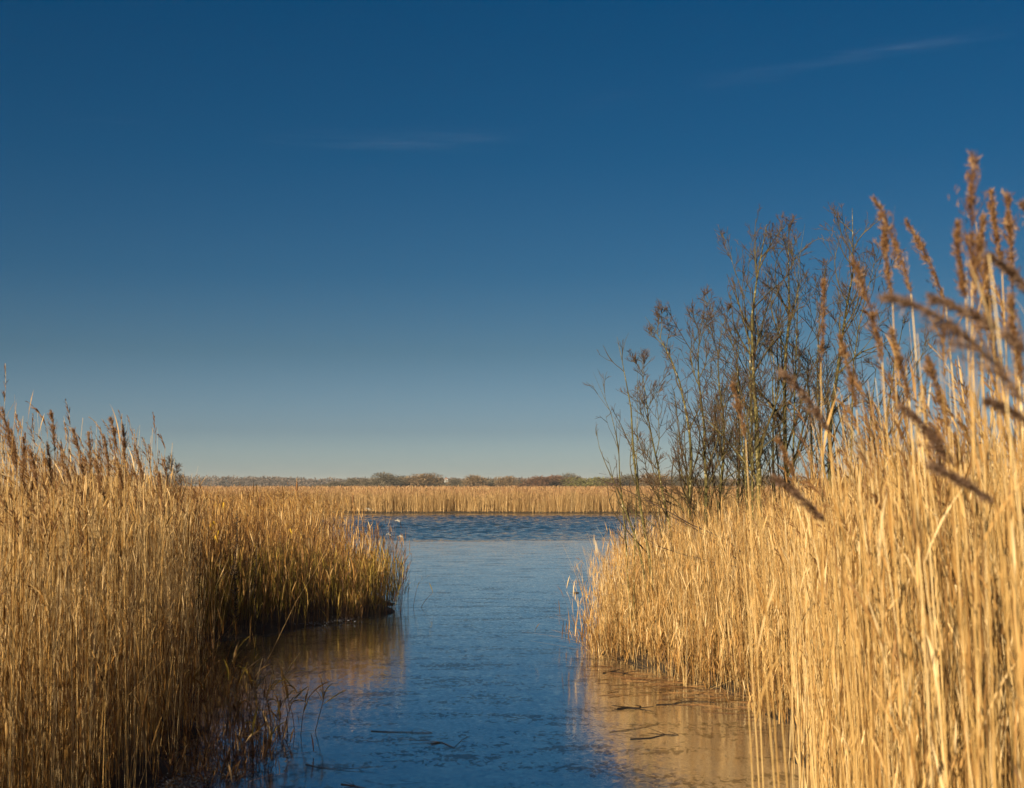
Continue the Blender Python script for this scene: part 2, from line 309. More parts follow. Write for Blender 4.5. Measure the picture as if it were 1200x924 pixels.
i = np.arange(len(V)).reshape(X.shape); bb.add(V, np.stack([i[:-1, :-1], i[:-1, 1:], i[1:, 1:], i[1:, :-1]], -1).reshape(-1, 4), np.zeros(len(V)))
tag(bb.build('ice_sheet', M['ice']), kind='structure')

# ------------------------------------------------------------------ reeds
def stems_path(base, H, lean, bend, K, wig=.012):
    n = len(base); t = np.linspace(0, 1, K)[None, :, None]
    P = base[:, None, :]+np.array([0, 0, 1.])*H[:, None, None]*t+lean[:, None, :]*t+bend[:, None, :]*t**2.5
    ph = rng.uniform(0, 6.28, (n, 2, 1)); tt = np.linspace(0, 1, K)[None]
    P[:, :, 0] += wig*np.sin(tt*5+ph[:, 0])*tt; P[:, :, 1] += wig*np.sin(tt*4+ph[:, 1])*tt
    return P
def sample(P, t):
    """point on paths P [n,k,3] at t [n,m]"""
    n, k, _ = P.shape; f = np.clip(t, 0, .9999)*(k-1); i = f.astype(int); fr = (f-i)[..., None]
    ar = np.arange(n)[:, None]; return P[ar, i]*(1-fr)+P[ar, i+1]*fr
def leaves(B, P, Ln, rnd, tmin=.2, tmax=.95, length=(.15, .38), width=.006, K=5, mi=1, up=(66, 88), droop=(5, 75), az=None):
    n = len(P); t = rng.uniform(tmin, tmax, (n, Ln)); S = sample(P, t).reshape(-1, 3); m = n*Ln
    a = rng.uniform(0, 2*PI, m) if az is None else rng.normal(az, .9, m)
    l = rng.uniform(*length, m); e0 = np.radians(rng.uniform(*up, m)); dr = np.radians(rng.uniform(*droop, m))*rng.random(m)
    s = np.linspace(0, 1, K)[None]; el = e0[:, None]-dr[:, None]*s**1.3
    step = l[:, None]/(K-1); dh = np.cos(el)*step; dv = np.sin(el)*step
    hh = np.concatenate([np.zeros((m, 1)), np.cumsum(dh[:, :-1], 1)], 1); vv = np.concatenate([np.zeros((m, 1)), np.cumsum(dv[:, :-1], 1)], 1)
    dirh = np.stack([np.cos(a), np.sin(a), 0*a], -1); Q = S[:, None]+dirh[:, None]*hh[..., None]; Q[..., 2] += vv
    tw = rng.uniform(-1.2, 1.2, (m, 1))*s*1.6+rng.uniform(-.6, .6, (m, 1))
    perp = np.stack([-np.sin(a), np.cos(a), 0*a], -1)[:, None]; nor = np.stack([-np.sin(el)*np.cos(a)[:, None], -np.sin(el)*np.sin(a)[:, None], np.cos(el)], -1)
    w = width*rng.uniform(.5, 1.2, (m, 1))*np.sin(np.clip(s*.92+.12, 0, 1)*PI)**.7
    Wd = (np.cos(tw)[..., None]*perp+np.sin(tw)[..., None]*nor)*w[..., None]
    B.ribbons(Q, Wd, np.repeat(rnd, Ln)+rng.uniform(-.25, .25, m), mi)
def plumes(B, A, rnd, Mn=16, bl=.075, bw=.0028, mi=2, side=None, spread=.35, spk=0, K=4):
    """panicles along axis paths A [n,k,3]"""
    n = len(A); t = rng.uniform(0, .97, (n, Mn))**.9; S = sample(A, t); S2 = sample(A, np.clip(t+.12, 0, .9999)); T = nrm(S2-S+1e-6).reshape(-1, 3); S = S.reshape(-1, 3); m = n*Mn
    rad = rng.normal(0, 1, (m, 3)); 
    if side is not None: rad += np.array(side)*.9
    rad = nrm(rad-(rad*T).sum(-1, keepdims=True)*T)
    env = (np.clip(.35+t*1.6, 0, 1)*np.clip(1.25-t, .15, 1)).reshape(-1)*rng.uniform(.4, 1.2, m)
    env = env*(.62+.5*np.sin(S[:, 2]*95+S[:, 0]*40))**1.0 if spk else env
    l = bl*np.maximum(env, .15); s = np.linspace(0, 1, K)[None, :, None]
    Q = S[:, None]+T[:, None]*l[:, None, None]*s*.95+rad[:, None]*(l[:, None, None]*spread*s*rng.uniform(.4, 1.4, (m, 1, 1)))
    Q[..., 2] -= (l[:, None]*.35*rng.random((m, 1)))*(s[..., 0]**2)
    wv = nrm(np.cross(T, rng.normal(0, 1, (m, 3))))[:, None]*bw*rng.uniform(.6, 1.3, (m, 1, 1))*np.array([.5, 1, .85, .25]+[.2]*(K-4))[None, :K, None]
    rr = np.repeat(rnd, Mn)+rng.uniform(-.25, .25, m)
    B.ribbons(Q, wv, rr, mi)
    if spk:
        q = m*spk; ts = rng.uniform(.1, 1, (m, spk)); O = sample(Q, ts).reshape(-1, 3); Tr = np.repeat(T, spk, 0)
        d = nrm(Tr+rng.normal(0, .45, (q, 3))); ll = rng.uniform(.008, .017, (q, 1, 1)); s3 = np.linspace(0, 1, 3)[None, :, None]
        O = O+rng.normal(0, .0015, (q, 3))
        B.ribbons(O[:, None]+d[:, None]*ll*s3, nrm(np.cross(d, rng.normal(0, 1, (q, 3))))[:, None]*.0010*np.array([.4, 1, .15])[None, :, None], np.repeat(rr, spk)+rng.uniform(-.2, .3, q), mi)

def scatter(x0, x1, y0, y1, dens, dmin=0., dmax=1e9, pxr=(-80, 1290), edge=None, fun=None):
    n = int((x1-x0)*(y1-y0)*dens); x = rng.uniform(x0, x1, n); y = rng.uniform(y0, y1, n)
    px = 600+x/np.maximum(y, .1)*FPX; k = (px > pxr[0]) & (px < pxr[1]); x, y = x[k], y[k]
    d = shore(x, y); k = (d > dmin) & (d < dmax)
    if fun is not None: k &= fun(x, y, d)
    x, y, d = x[k], y[k], d[k]; return np.stack([x, y, gz(x, y, d)-.02], -1), d
def clump(x, y, f=1.6):  # slow variation of height / density, -1..1
    return np.sin(f*x+1.1)*.5+np.sin(f*1.3*y+.4+f*.5*x)*.5
def reedbed(B, base, H, leaf_n=3, K=6, r=.0022, lean=(.05, 0), leansd=.10, bendsd=.10, plume=0., wind=(-.08, -.03), rn=(.25, .22), sides=3, pl=.24, pM=16, leafw=.0036, ll=(.12, .32), bw=.0028, tmin=.25, stray=.04, clip=None):
    n = len(base)
    le = np.zeros((n, 3)); le[:, :2] = rng.normal(0, leansd, (n, 2))+np.array(lean)
    be = np.zeros((n, 3)); be[:, :2] = rng.normal(0, bendsd, (n, 2))+np.array(wind)
    out = rng.random(n) < stray; le[out, :2] += rng.normal(0, .3, (out.sum(), 2))
    rnd = np.clip(rng.normal(rn[0], rn[1], n)+.25, 0, 1)
    P = stems_path(base, H, le, be, K); t = np.linspace(0, 1, K)[None]
    if clip is not None:
        k = clip(P); P = P[k]; rnd = rnd[k]; n = len(P)
    B.tubes(P, r*rng.uniform(.7, 1.25, (n, 1))*(1-.72*t), rnd, sides, 0)
    if leaf_n: leaves(B, P, leaf_n, rnd, width=leafw, length=ll, tmin=tmin)
    if plume > 0:
        k = rng.random(n) < plume; Q = P[k]; m = len(Q)
        if m:
            T = nrm(Q[:, -1]-Q[:, -2]); s = np.linspace(0, 1, 6)[None, :, None]; lens = (pl*rng.uniform(.7, 1.25, m))[:, None, None]
            drp = rng.uniform(0, .55, (m, 1, 1))*np.array([-.8, -.35, -.25])
            A = Q[:, -1][:, None]+T[:, None]*lens*s*.95-T[:, None]*lens*.25+drp*lens*s**2
            B.tubes(A, np.full(A.shape[:2], .0012), rnd[k], 3, 0)
            plumes(B, A, np.clip(rng.normal(.45, .2, m), 0, 1), pM, .085, bw, 2, side=(-.5, -.3, -.3))

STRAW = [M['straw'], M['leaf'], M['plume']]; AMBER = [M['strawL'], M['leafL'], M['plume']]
def near_clip(P):
    # the bed ends in a steady slope: keep stray tips out of the open channel
    tx = 600+P[:, -1, 0]/P[:, -1, 1]*FPX; mx_ = 600+P[:, P.shape[1]//2, 0]/P[:, P.shape[1]//2, 1]*FPX
    lim = np.where(P[:, 0, 1] < 7, 955+rng.normal(0, 18, len(P)), 905+rng.normal(0, 12, len(P))); lim = np.where(P[:, 0, 1] < 4, 1010, lim)
    rx_ = 600+P[:, 0, 0]/P[:, 0, 1]*FPX
    return (tx > lim) & (mx_ > 915) & ((rx_ > 928) | (P[:, 0, 1] > 10.5))
# --- right bed, near part
def in_right(x, y, d): return x > -.5
bs, d = scatter(.4, 9, 3.2, 13.6, 250, dmin=-.15, fun=lambda x, y, d: (x > 0) & ((d < 1.3) | (rng.random(len(x)) < .55)) & (rng.random(len(x)) < np.clip(.35+d*2.2, 0, 1)), pxr=(-80, 1330))
bs2, d2 = scatter(.4, 4, 1.7, 3.2, 90, fun=lambda x, y, d: (x > .42+.2*(y-1.7)+.25) , pxr=(-80, 1330))
B = Batch()
H = 2.2+.12*clump(bs[:, 0], bs[:, 1])+rng.normal(0, .17, len(bs))-.25*np.clip(.5-d, 0, .5)
H += np.clip((bs[:, 1]-9)/5, 0, 1)*-.25+np.clip((7-bs[:, 1])/4, 0, 1)*.16*np.clip(d, 0, 1)
reedbed(B, bs, H, leaf_n=5, ll=(.08, .26), lean=(-.02, 0), leansd=.09, bendsd=.06, r=.0026, plume=.14, wind=(-.07, -.02), rn=(.22, .36), pM=20, clip=near_clip, stray=.02)
H = 2.30+.1*clump(bs2[:, 0], bs2[:, 1])+rng.normal(0, .14, len(bs2))
reedbed(B, bs2, H, leaf_n=3, ll=(.08, .22), K=7, lean=(-.02, 0), leansd=.05, bendsd=.04, plume=.0, r=.0026, wind=(-.05, -.02), rn=(.22, .36), sides=5, clip=near_clip, stray=0)
tag(B.build('reed_bed', STRAW), 'dense mass of tall golden reed stems filling the near right bank', 'reed bed', kind='stuff')
# --- right bed, clump reaching into the channel
B = Batch()
bs, d = scatter(.5, 9, 13.6, 23, 210, dmin=-.22, fun=lambda x, y, d: (x > 0) & ((d < 1.4) | (rng.random(len(x)) < .5)) & (rng.random(len(x)) < np.clip(.6+d*2.2, 0, 1)))
H = 1.22+np.clip((bs[:, 0]-1.1)/2.8, 0, 1)*.75+.1*clump(bs[:, 0], bs[:, 1], 2.3)+rng.normal(0, .14, len(bs))-.3*np.clip(.35-d, 0, .35)
H = np.where(bs[:, 1] < 15.5, np.maximum(H, 1.85+.1*rng.normal(0, 1, len(H))), H)
reedbed(B, bs, H, leaf_n=4, K=5, r=.0024, lean=(-.02, 0), leansd=.13, bendsd=.07, plume=.03, wind=(-.05, 0), rn=(.24, .36), leafw=.0045, ll=(.1, .26), tmin=.1)
reedbed(B, bs[::5]+[.02, .02, 0], H[::5]*.5, leaf_n=5, K=4, leansd=.22, bendsd=.22, rn=(.12, .2), leafw=.007, tmin=.1)
bs, d = scatter(.5, 4, 12.5, 22, 90, dmin=-.1, dmax=.45, fun=lambda x, y, d: (x > 0))
reedbed(B, bs, rng.uniform(.12, .5, len(bs)), leaf_n=4, K=4, leansd=.35, bendsd=.3, rn=(-.2, .25), leafw=.006, tmin=.05)
tag(B.build('reed_bed', STRAW), 'pale golden reed clump jutting into the channel in front of the bare trees', 'reed bed', kind='stuff')
B = Batch()
bs, d = scatter(2, 22, 23, 70, 26, fun=lambda x, y, d: rng.random(len(x)) < np.clip(26/y, 0, 1)*np.where(d < 2, 1, .5))
H = 1.55+.1*clump(bs[:, 0], bs[:, 1], .8)+rng.normal(0, .14, len(bs))
reedbed(B, bs, H, leaf_n=2, K=4, r=.0035, leansd=.1, plume=.3, rn=(.35, .2), pM=8, bw=.006, leafw=.009)
tag(B.build('reed_bed', STRAW), 'golden reeds on the ground behind the bare trees', 'reed bed', kind='stuff')

# --- left bed
B = Batch()
bs, d = scatter(-9, -2.3, 7.0, 17.5, 230, fun=lambda x, y, d: (x < -1) & ((d < 1.5) | (rng.random(len(x)) < .5)) & (rng.random(len(x)) < np.clip(.3+d*1.8, 0, 1)), pxr=(-1500, 1200))
px = 600+bs[:, 0]/bs[:, 1]*FPX; k = (px > -90) | (rng.random(len(bs)) < .5); bs = bs[k]; d = d[k]
H = 2.14+.08*clump(bs[:, 0], bs[:, 1], 1.9)+rng.normal(0, .19, len(bs))-.5*np.clip(.5-d, 0, .5)-np.clip((bs[:, 1]-11)/6, 0, 1)*.2
reedbed(B, bs, H, leaf_n=4, K=6, r=.0025, lean=(.0, 0), leansd=.08, bendsd=.07, plume=.26, wind=(.0, -.02), rn=(.40, .40), pM=24, leafw=.0042, ll=(.10, .28))
ks = rng.random(len(bs)) < .22
reedbed(B, bs[ks]+[.03, 0, 0], H[ks]*.45, leaf_n=4, K=4, leansd=.25, bendsd=.25, rn=(.05, .2), leafw=.007, tmin=.1)
bs, d = scatter(-13, -2.6, -5, 5.5, 110, pxr=(-1e9, 1e9), fun=lambda x, y, d: (x < -2.4) & (600+x/np.maximum(y, .1)*FPX < -100))  # unseen extra reeds, added out of frame to shade the foot of this bed
reedbed(B, bs, 2.5+rng.normal(0, .2, len(bs)), leaf_n=2, K=4, r=.003, leansd=.1, rn=(.15, .24), leafw=.008)
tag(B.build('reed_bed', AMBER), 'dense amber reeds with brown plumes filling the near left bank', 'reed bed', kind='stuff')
# --- left bed further back
B = Batch()
bs, d = scatter(-42, -2.5, 17.5, 112, 34, fun=lambda x, y, d: (x < -1.5) & ((d > 1.2) | (rng.random(len(x)) < .35)) & (y > 22-(x+4)*.2) & (rng.random(len(x)) < np.clip(30/y, 0, 1)**.8*np.where(d < 3, 1, .45)) & ~((y < 30) & (x > -5.5)))
H = 1.64-.22*np.clip((bs[:, 1]-25)/60, 0, 1)+.1*clump(bs[:, 0], bs[:, 1], .7)+rng.normal(0, .15, len(bs))
reedbed(B, bs, H, leaf_n=3, K=4, r=.0035, lean=(0, 0), leansd=.09, plume=.35, wind=(0, 0), rn=(.15, .25), pM=8, bw=.006, leafw=.009, ll=(.15, .35))
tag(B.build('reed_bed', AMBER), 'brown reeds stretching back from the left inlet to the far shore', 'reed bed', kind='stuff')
# inlet side between the front bed and the spit
B = Batch()
bs, d = scatter(-9, -3.6, 16.5, 25, 100, fun=lambda x, y, d: (x < np.where(y < 20.2, -4.9, -4.2)) & (y > 17))
H = 1.72+.1*clump(bs[:, 0], bs[:, 1], 2)+rng.normal(0, .2, len(bs)); H = np.where(bs[:, 0] > -5, H-.15, H)
reedbed(B, bs, H, leaf_n=4, K=5, r=.0026, leansd=.1, plume=.15, wind=(0, 0), rn=(.0, .25), pM=12, bw=.005, leafw=.008)
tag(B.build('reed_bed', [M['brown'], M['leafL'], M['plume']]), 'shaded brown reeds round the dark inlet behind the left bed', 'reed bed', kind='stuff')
# --- the spit: thin pale and russet reeds over olive sedge
B = Batch()
bs, d = scatter(-6.2, -1.6, 20.3, 31, 90, dmin=-.15, fun=lambda x, y, d: (d < 2.5) & (rng.random(len(x)) < .55+.2*np.clip((x+3.6)/1.5, 0, 1)*(d < 1.2)))
px = 600+bs[:, 0]/bs[:, 1]*FPX
H = 1.16+.14*clump(bs[:, 0], bs[:, 1], 3)+rng.normal(0, .25, len(bs))+np.clip((430-px)/130, -.3, 1)*.14
reedbed(B, bs, H, leaf_n=3, K=5, r=.0028, leansd=.09, bendsd=.06, plume=.06, wind=(.02, 0), rn=(.05, .25), pM=10, bw=.005, leafw=.007)
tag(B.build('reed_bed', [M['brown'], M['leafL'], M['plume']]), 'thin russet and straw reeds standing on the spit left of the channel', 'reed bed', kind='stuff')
B = Batch()
bs, d = scatter(-6.2, -1.6, 20.3, 29, 95, fun=lambda x, y, d: (d < 2.5) & (clump(x, y, 2.6)+rng.normal(0, .35, len(x)) > -.1))
H = .72+.15*clump(bs[:, 0], bs[:, 1], 3)+rng.normal(0, .12, len(bs))
reedbed(B, bs, H, leaf_n=6, K=4, r=.0024, leansd=.12, bendsd=.16, rn=(.25, .25), leafw=.0055, ll=(.2, .45), tmin=.05)
tag(B.build('sedge', [M['sedge'], M['sedge'], M['sedge']]), 'olive green sedge growing low among the reeds of the spit', 'sedge', kind='stuff')

# --- far bed across the water
B = Batch()
def far_rows(x0, x1, y0, y1, dens, wid, hmean, K=3):
    bs, d = scatter(x0, x1, y0, y1, dens, dmin=.05, pxr=(120, 1260))
    n = len(bs); keep = (d > .9) | (np.sin(bs[:, 0]*.55)+.8*np.sin(bs[:, 0]*.23+1)+.5*np.sin(bs[:, 0]*1.7) > -.1+rng.normal(0, .6, n)); bs = bs[keep]; d = d[keep]; n = len(bs); bay = .8*np.sin(bs[:, 0]*.9)+.6*np.sin(bs[:, 0]*.37+2)+.4*np.sin(bs[:, 0]*2.1)
    H = hmean+.05*clump(bs[:, 0], bs[:, 1], .9)+rng.normal(0, .12, n)
    H *= np.where((d < .9) & (bay > .3), .72, 1)*(1+.05*np.sin(bs[:, 0]*1.3+2)+.04*np.sin(bs[:, 0]*3.1))
    le = np.zeros((n, 3)); le[:, :2] = rng.normal(0, .1, (n, 2)); P = stems_path(bs, H, le, le*.3, K)
    w = np.zeros((n, K, 3)); a = rng.uniform(0, PI, n); w[..., 0] = np.cos(a)[:, None]; w[..., 1] = np.sin(a)[:, None]
    w *= (wid*rng.uniform(.6, 1.3, (n, 1))*np.array([1, .9, .25] if K == 3 else [1]*K))[..., None]
    B.ribbons(P, w, np.clip(rng.normal(.5, .2, n), 0, 1), 0)
    k = rng.random(n) < .5; Q = P[k][:, -1]; m = len(Q)
    A = Q[:, None]+np.stack([rng.normal(0, .03, m), 0*Q[:, 0], rng.uniform(.08, .2, m)], -1)[:, None]*np.linspace(-1, 1, 3)[None, :, None]
    ww = w[k][:, :1]*np.array([.5, .9, .2])[None, :, None]*1.0
    B.ribbons(A, ww, np.clip(rng.normal(.5, .2, m), 0, 1), 1)
far_rows(-30, 46, 109, 113, 150, .010, 1.42)
far_rows(-30, 46, 113, 119, 50, .016, 1.48)
far_rows(-44, 60, 119, 150, 8, .03, 1.5)
far_rows(-95, 100, 150, 330, 1.6, .07, 1.5)
tag(B.build('reed_bed', [M['farreed'], M['fartop']]), 'long belt of pale reeds along the far shore of the lake', 'reed bed', kind='stuff')

# ------------------------------------------------------------------ single reeds one can point to
def bez(a, b, c, n):
    t = np.linspace(0, 1, n)[:, None]; return a*(1-t)**2+2*b*t*(1-t)+c*t**2
def single_reed(tip, neck, D, root_dx=.1, label=None, group=None, dark=False, r=.0026, fat=1., curve=(0, 0), leaf=4, name='reed', amber=False, plume=True, Mn=70, bw=.0007):
    tp = at(tip[0], tip[1], D-.05); nk = at(neck[0], neck[1], D)
    root = np.array([nk[0]+root_dx, D+.1, 0.]); root[2] = float(gz(root[0], root[1])[0])-.02
    nk_dir = nrm(tp-nk); mid = nk*.55+root*.45; mid[:2] = nk[:2]*.85+root[:2]*.15
    mid = mid-np.array([nk_dir[0]*.15, 0, 0])
    e = empty(name, root, label, 'reed', group)
    rn = rng.uniform(.35, .8)
    S = bez(root, mid, nk, 14)[None]; t = np.linspace(0, 1, 14)[None]
    B = Batch(); B.tubes(S, r*(1-.5*t), np.array([rn]), 6, 0)
    # slightly swollen nodes
    for tt in np.linspace(.12, .9, 7):
        p = sample(S, np.array([[tt, min(tt+.004, 1)]]))
        B.tubes(p, np.full((1, 2), r*(1-.5*tt)*1.5), np.array([rn-.25]), 6, 0)
    B.build('stem', M['strawL'] if amber else M['straw'], e)
    if plume:
        bow = (nk+tp)/2+np.array([curve[0], 0, curve[1]])*np.linalg.norm(tp-nk)
        A = bez(nk, bow, tp, 10)[None]
        B = Batch(); B.tubes(A, np.linspace(r*.45, .0005, 10)[None], np.array([.3]), 4, 0)
        ln = np.linalg.norm(tp-nk)
        plumes(B, A, np.array([.55]), int(Mn*1.25), .34*ln*fat, bw, 0, side=(-.6, -.2, -.5), spread=.42, spk=6, K=5)
        B.build('plume', M['dark_plume'] if dark else M['plume'], e)
    for _ in range(leaf):
        B = Batch(); leaves(B, S, 1, np.array([rn]), tmin=.35, tmax=.93, length=(.14, .30), width=.0034, K=9, mi=0, droop=(10, 80), up=(68, 86))
        B.build('leaf', M['leafL'] if amber else M['leaf'], e)
    return e
RS = [  # tip, neck, D, root dx, label, dark, fat, curve
 ((1141, 184), (1150, 400), 2.5, .05, 'tallest upright tawny reed plume, pointing straight up near the right edge', 0, 1.0, (-.05, 0)),
 ((1026, 233), (1068, 345), 3.2, .12, 'reed with leaning tawny plume whose tip stands beside the tree tops', 0, 1., (.05, .05)),
 ((1062, 258), (1108, 352), 3.5, .15, 'reed with thin loose leaning plume left of the tallest plume', 0, .8, (.04, .04)),
 ((1036, 268), (1046, 352), 3.4, .05, 'reed with short upright plume close behind the leaning one by the trees', 0, .9, (-.04, 0)),
 ((1162, 224), (1174, 310), 3.2, .05, 'reed with slim upright plume just right of the tallest one', 0, .8, (-.03, 0)),
 ((1181, 232), (1187, 345), 2.9, .04, 'reed with dense upright plume close to the right picture edge', 0, 1.1, (.02, 0)),
 ((1002, 308), (1034, 425), 3.1, .1, 'reed with bushy plume crossing in front of the rightmost tree', 0, 1.15, (.04, .06)),
 ((966, 328), (962, 425), 4.4, .02, 'reed with faint upright plume in front of the middle tree', 0, .9, (.02, 0)),
 ((1044, 348), (1205, 478), 1.75, .12, 'nearest reed, its big dark purple plume arching in from the right edge', 1, .8, (.10, .16)),
 ((1092, 349), (1206, 415), 2.0, .1, 'reed with dark plume bowing left above the largest dark one', 1, .8, (.05, .10)),
 ((1160, 300), (1215, 350), 2.1, .06, 'reed with dark plume poking in from the right edge below slim plumes', 1, .8, (.02, .1)),
 ((1158, 470), (1220, 505), 2.2, .06, 'reed with small dark plume lying level at the right edge above mid height', 1, .7, (0, .08)),
 ((922, 440), (972, 508), 3.0, .12, 'reed with dark drooping plume hanging over the tree trunks', 1, .8, (.04, .08)),
 ((910, 560), (968, 612), 2.8, .12, 'reed with dusky drooping plume at the left edge of the near bed', 1, .8, (.03, .06)),
 ((859, 452), (874, 515), 4.6, .1, 'reed with soft tawny plume standing alone left of the near bed', 0, 1.2, (.04, .03)),
 ((912, 515), (934, 566), 4.2, .08, 'reed with pale blurred plume just left of the near bed top', 0, 1.2, (.03, .03)),
 ((1062, 478), (1120, 548), 2.7, .1, 'reed with dark plume slanting across the middle of the near bed', 1, .9, (.03, .05)),
 ((1122, 262), (1132, 350), 2.7, .04, 'reed with short second plume touching the tallest one on its left', 0, .8, (-.05, 0)),
 ((1152, 255), (1139, 330), 2.65, .02, 'reed with short plume tilted right, touching the tallest one', 0, .7, (.05, 0)),
 ((1155, 305), (1168, 420), 2.8, .04, 'reed with thick brown plume below the slim upright ones', 0, 1.2, (-.03, 0)),
 ((1088, 420), (1112, 500), 3.0, .06, 'reed with ragged brown plume under the gap of open sky', 0, 1.1, (.02, 0)),
 ((1046, 390), (1066, 470), 3.1, .08, 'reed with brown plume left of the open sky gap', 0, 1.1, (.02, .02)),
 ((985, 395), (1004, 480), 3.6, .06, 'reed with narrow brown plume in front of the dark twigs', 0, .9, (.03, 0)),
 ((1200, 240), (1235, 290), 2.6, .06, 'reed whose dark plume tip just enters at the top of the right edge', 1, .8, (.0, .05)),
 ((1184, 350), (1200, 450), 2.4, .04, 'reed with large tawny plume half cut by the right edge', 0, 1.1, (-.02, 0)),
 ((1092, 545), (1165, 590), 2.3, .08, 'reed with thin dark plume lying across the pale stems low at right', 1, .6, (.02, .05)),
]
for tip, neck, D, dx, lab, dk, fat, cv in RS:
    single_reed(tip, neck, D, dx, lab, 'tall plumed reeds on the near right bank', bool(dk), fat=fat*(1.7 if dk else 1), curve=cv, Mn=90, bw=.0011 if dk else .0008)
# leaning stems at the edge of the right bed, over the water
for tip, D, dx, lab in [((868, 640), 4.2, .10, 'pale reed stem leaning farthest left over the water at the near bed edge'),
                        ((884, 560), 3.7, .14, 'reed stem leaning left from the corner where near bed meets the water'),
                        ((892, 765), 3.6, .12, 'short broken pale reed stem leaning over the gold reflection'),
                        ((905, 742), 3.3, .12, 'thick pale reed stem leaning over the water low at the near bed edge'),
                        ((873, 815), 3.9, .005, 'thin upright reed stem standing alone in the gold reflection')]:
    single_reed(tip, (tip[0]+4, tip[1]+10), D, dx, lab, 'reed stems leaning over the water', plume=False, leaf=2)
LS = [((3, 480), (16, 545), 7.6), ((14, 505), (20, 560), 7.8), ((60, 482), (64, 530), 8.0), ((56, 520), (60, 570), 8.0), ((86, 504), (98, 558), 8.4), ((104, 508), (106, 555), 8.6),
      ((130, 490), (137, 530), 8.8), ((144, 500), (146, 545), 8.9), ((122, 512), (128, 560), 8.4), ((158, 522), (168, 565), 9.4), ((36, 528), (44, 575), 8.2), ((187, 555), (190, 595), 10.5),
      ((72, 535), (86, 575), 8.3), ((28, 515), (26, 565), 8.0), ((112, 540), (118, 580), 8.8), ((136, 535), (144, 575), 9.0)]
LL = ['at the left picture edge, plume tilted left', 'just inside the left edge, plume hanging loose', 'with the highest slim plume of the left bed', 'with a full plume right below the highest slim one',
      'with a left-tilted plume midway along the left bed top', 'with an upright plume midway along the left bed top', 'with the tall tilted plume left of two pale bare stems', 'with an upright plume beside the tall pale bare stem',
      'with a dense low plume beneath the tall tilted one', 'with the last big plume before the bed top drops', 'with a plume lying left among pale leaves', 'with a small brown plume above the inlet',
      'with a plume drooping right near the highest slim one', 'with a ragged plume near the left edge', 'with a short plume sunk among the stems', 'with a russet plume sunk under the upright one']
for (tip, neck, D), lab in zip(LS, LL):
    single_reed(tip, neck, D, rng.uniform(-.06, .06), 'brown-plumed reed '+lab, 'brown plumed reeds on the left bank', fat=1.3, curve=(.04, .02), leaf=3, amber=True, Mn=110, bw=.002, r=.0028)
for tip, D, lab in [((20, 462), 7.2, 'tallest thin pale bare stem at the far left'), ((28, 478), 7.4, 'thin pale bare stem right of the tallest one at far left'), ((98, 480), 8.0, 'thin pale bare stem midway along the left bed top'),
                    ((144, 475), 8.4, 'tall thin bare stem above the upright plume of the left bed'), ((180, 492), 8.8, 'leaning pale bare stem at the right shoulder of the left bed'),
                    ((203, 509), 9.0, 'farthest right of the leaning pale bare stems above the left bed'), ((226, 545), 10, 'short bare stem poking above the left bed beside the wood')]:
    single_reed(tip, (tip[0]-1, tip[1]+10), D, rng.uniform(-.35, -.1), lab, 'bare reed stems above the left bed', plume=False, leaf=1, r=.002)

# bent lone stem over the inlet
e = empty('reed', ground_at(292, 812)+[0, 0, 0], 'long bent pale stem arching over the inlet water in front of the spit', 'reed')
P = np.array([e.location[:], at(318, 765, 13.2), at(347, 705, 13.4), at(368, 672, 13.6), at(382, 650, 13.7), at(386, 646, 13.8)]); P[0] = [x for x in e.location]
B = Batch(); B.tubes(P[None], np.array([[.0035, .0035, .0035, .003, .0022, .001]]), np.array([.7]), 6, 0); B.build('stem', M['leaf'], e)
B = Batch(); B.ribbons(np.array([[at(368, 672, 13.6), at(376, 655, 13.55), at(383, 640, 13.5)]]), np.array([[[.006, 0, .003], [.005, 0, .003], [.001, 0, 0]]]), np.array([.7])); B.build('leaf', M['leaf'], e)

# dark standing dock stalk, reedmace, yellow leaves, fluffy heads
def stalk(pxb, pyt, D, label, width=.02):
    x = at(pxb, pyt, D); root = np.array([x[0], D, 0.]); root[2] = float(gz(x[0], D)[0])-.02
    e = empty('dock_plant', root, label, 'dead plant'); H = x[2]-root[2]
    B = Batch(); S = np.stack([root+np.array([.012*math.sin(9*t), 0, H*t]) for t in np.linspace(0, 1, 12)])[None]
    B.tubes(S, np.full((1, 12), .006)*np.linspace(1.3, .5, 12), np.array([.3]), 6); B.build('stem', M['dead'], e)
    B = Batch(); m = 420; t = rng.uniform(.12, .97, m)
    whorl = (.35+.65*np.abs(np.sin(t*19))**1.5)*(1.15-t*.8)
    a = rng.uniform(0, 6.28, m); rr = width*whorl*rng.uniform(.3, 1.6, m)
    Q = sample(S, t[None])[0]; dr = np.stack([np.cos(a), np.sin(a), rng.uniform(.2, 1, m)], -1)*rr[:, None]*1.6
    s = np.linspace(0, 1, 3)[None, :, None]; B.ribbons(Q[:, None]+dr[:, None]*s, nrm(rng.normal(0, 1, (m, 3)))[:, None]*.007*np.array([.5, 1, .6])[None, :, None], rng.random(m)); B.build('seed_head', M['dead'], e)
stalk(277, 598, 20.1, 'black dead seed stalk standing upright by the dark inlet', .05)
stalk(234, 628, 15.6, 'dark thin dead stalk between the left bed and the black one', .02)
stalk(300, 640, 20.9, 'short dark dead stalk on the spit right of the black one', .02)
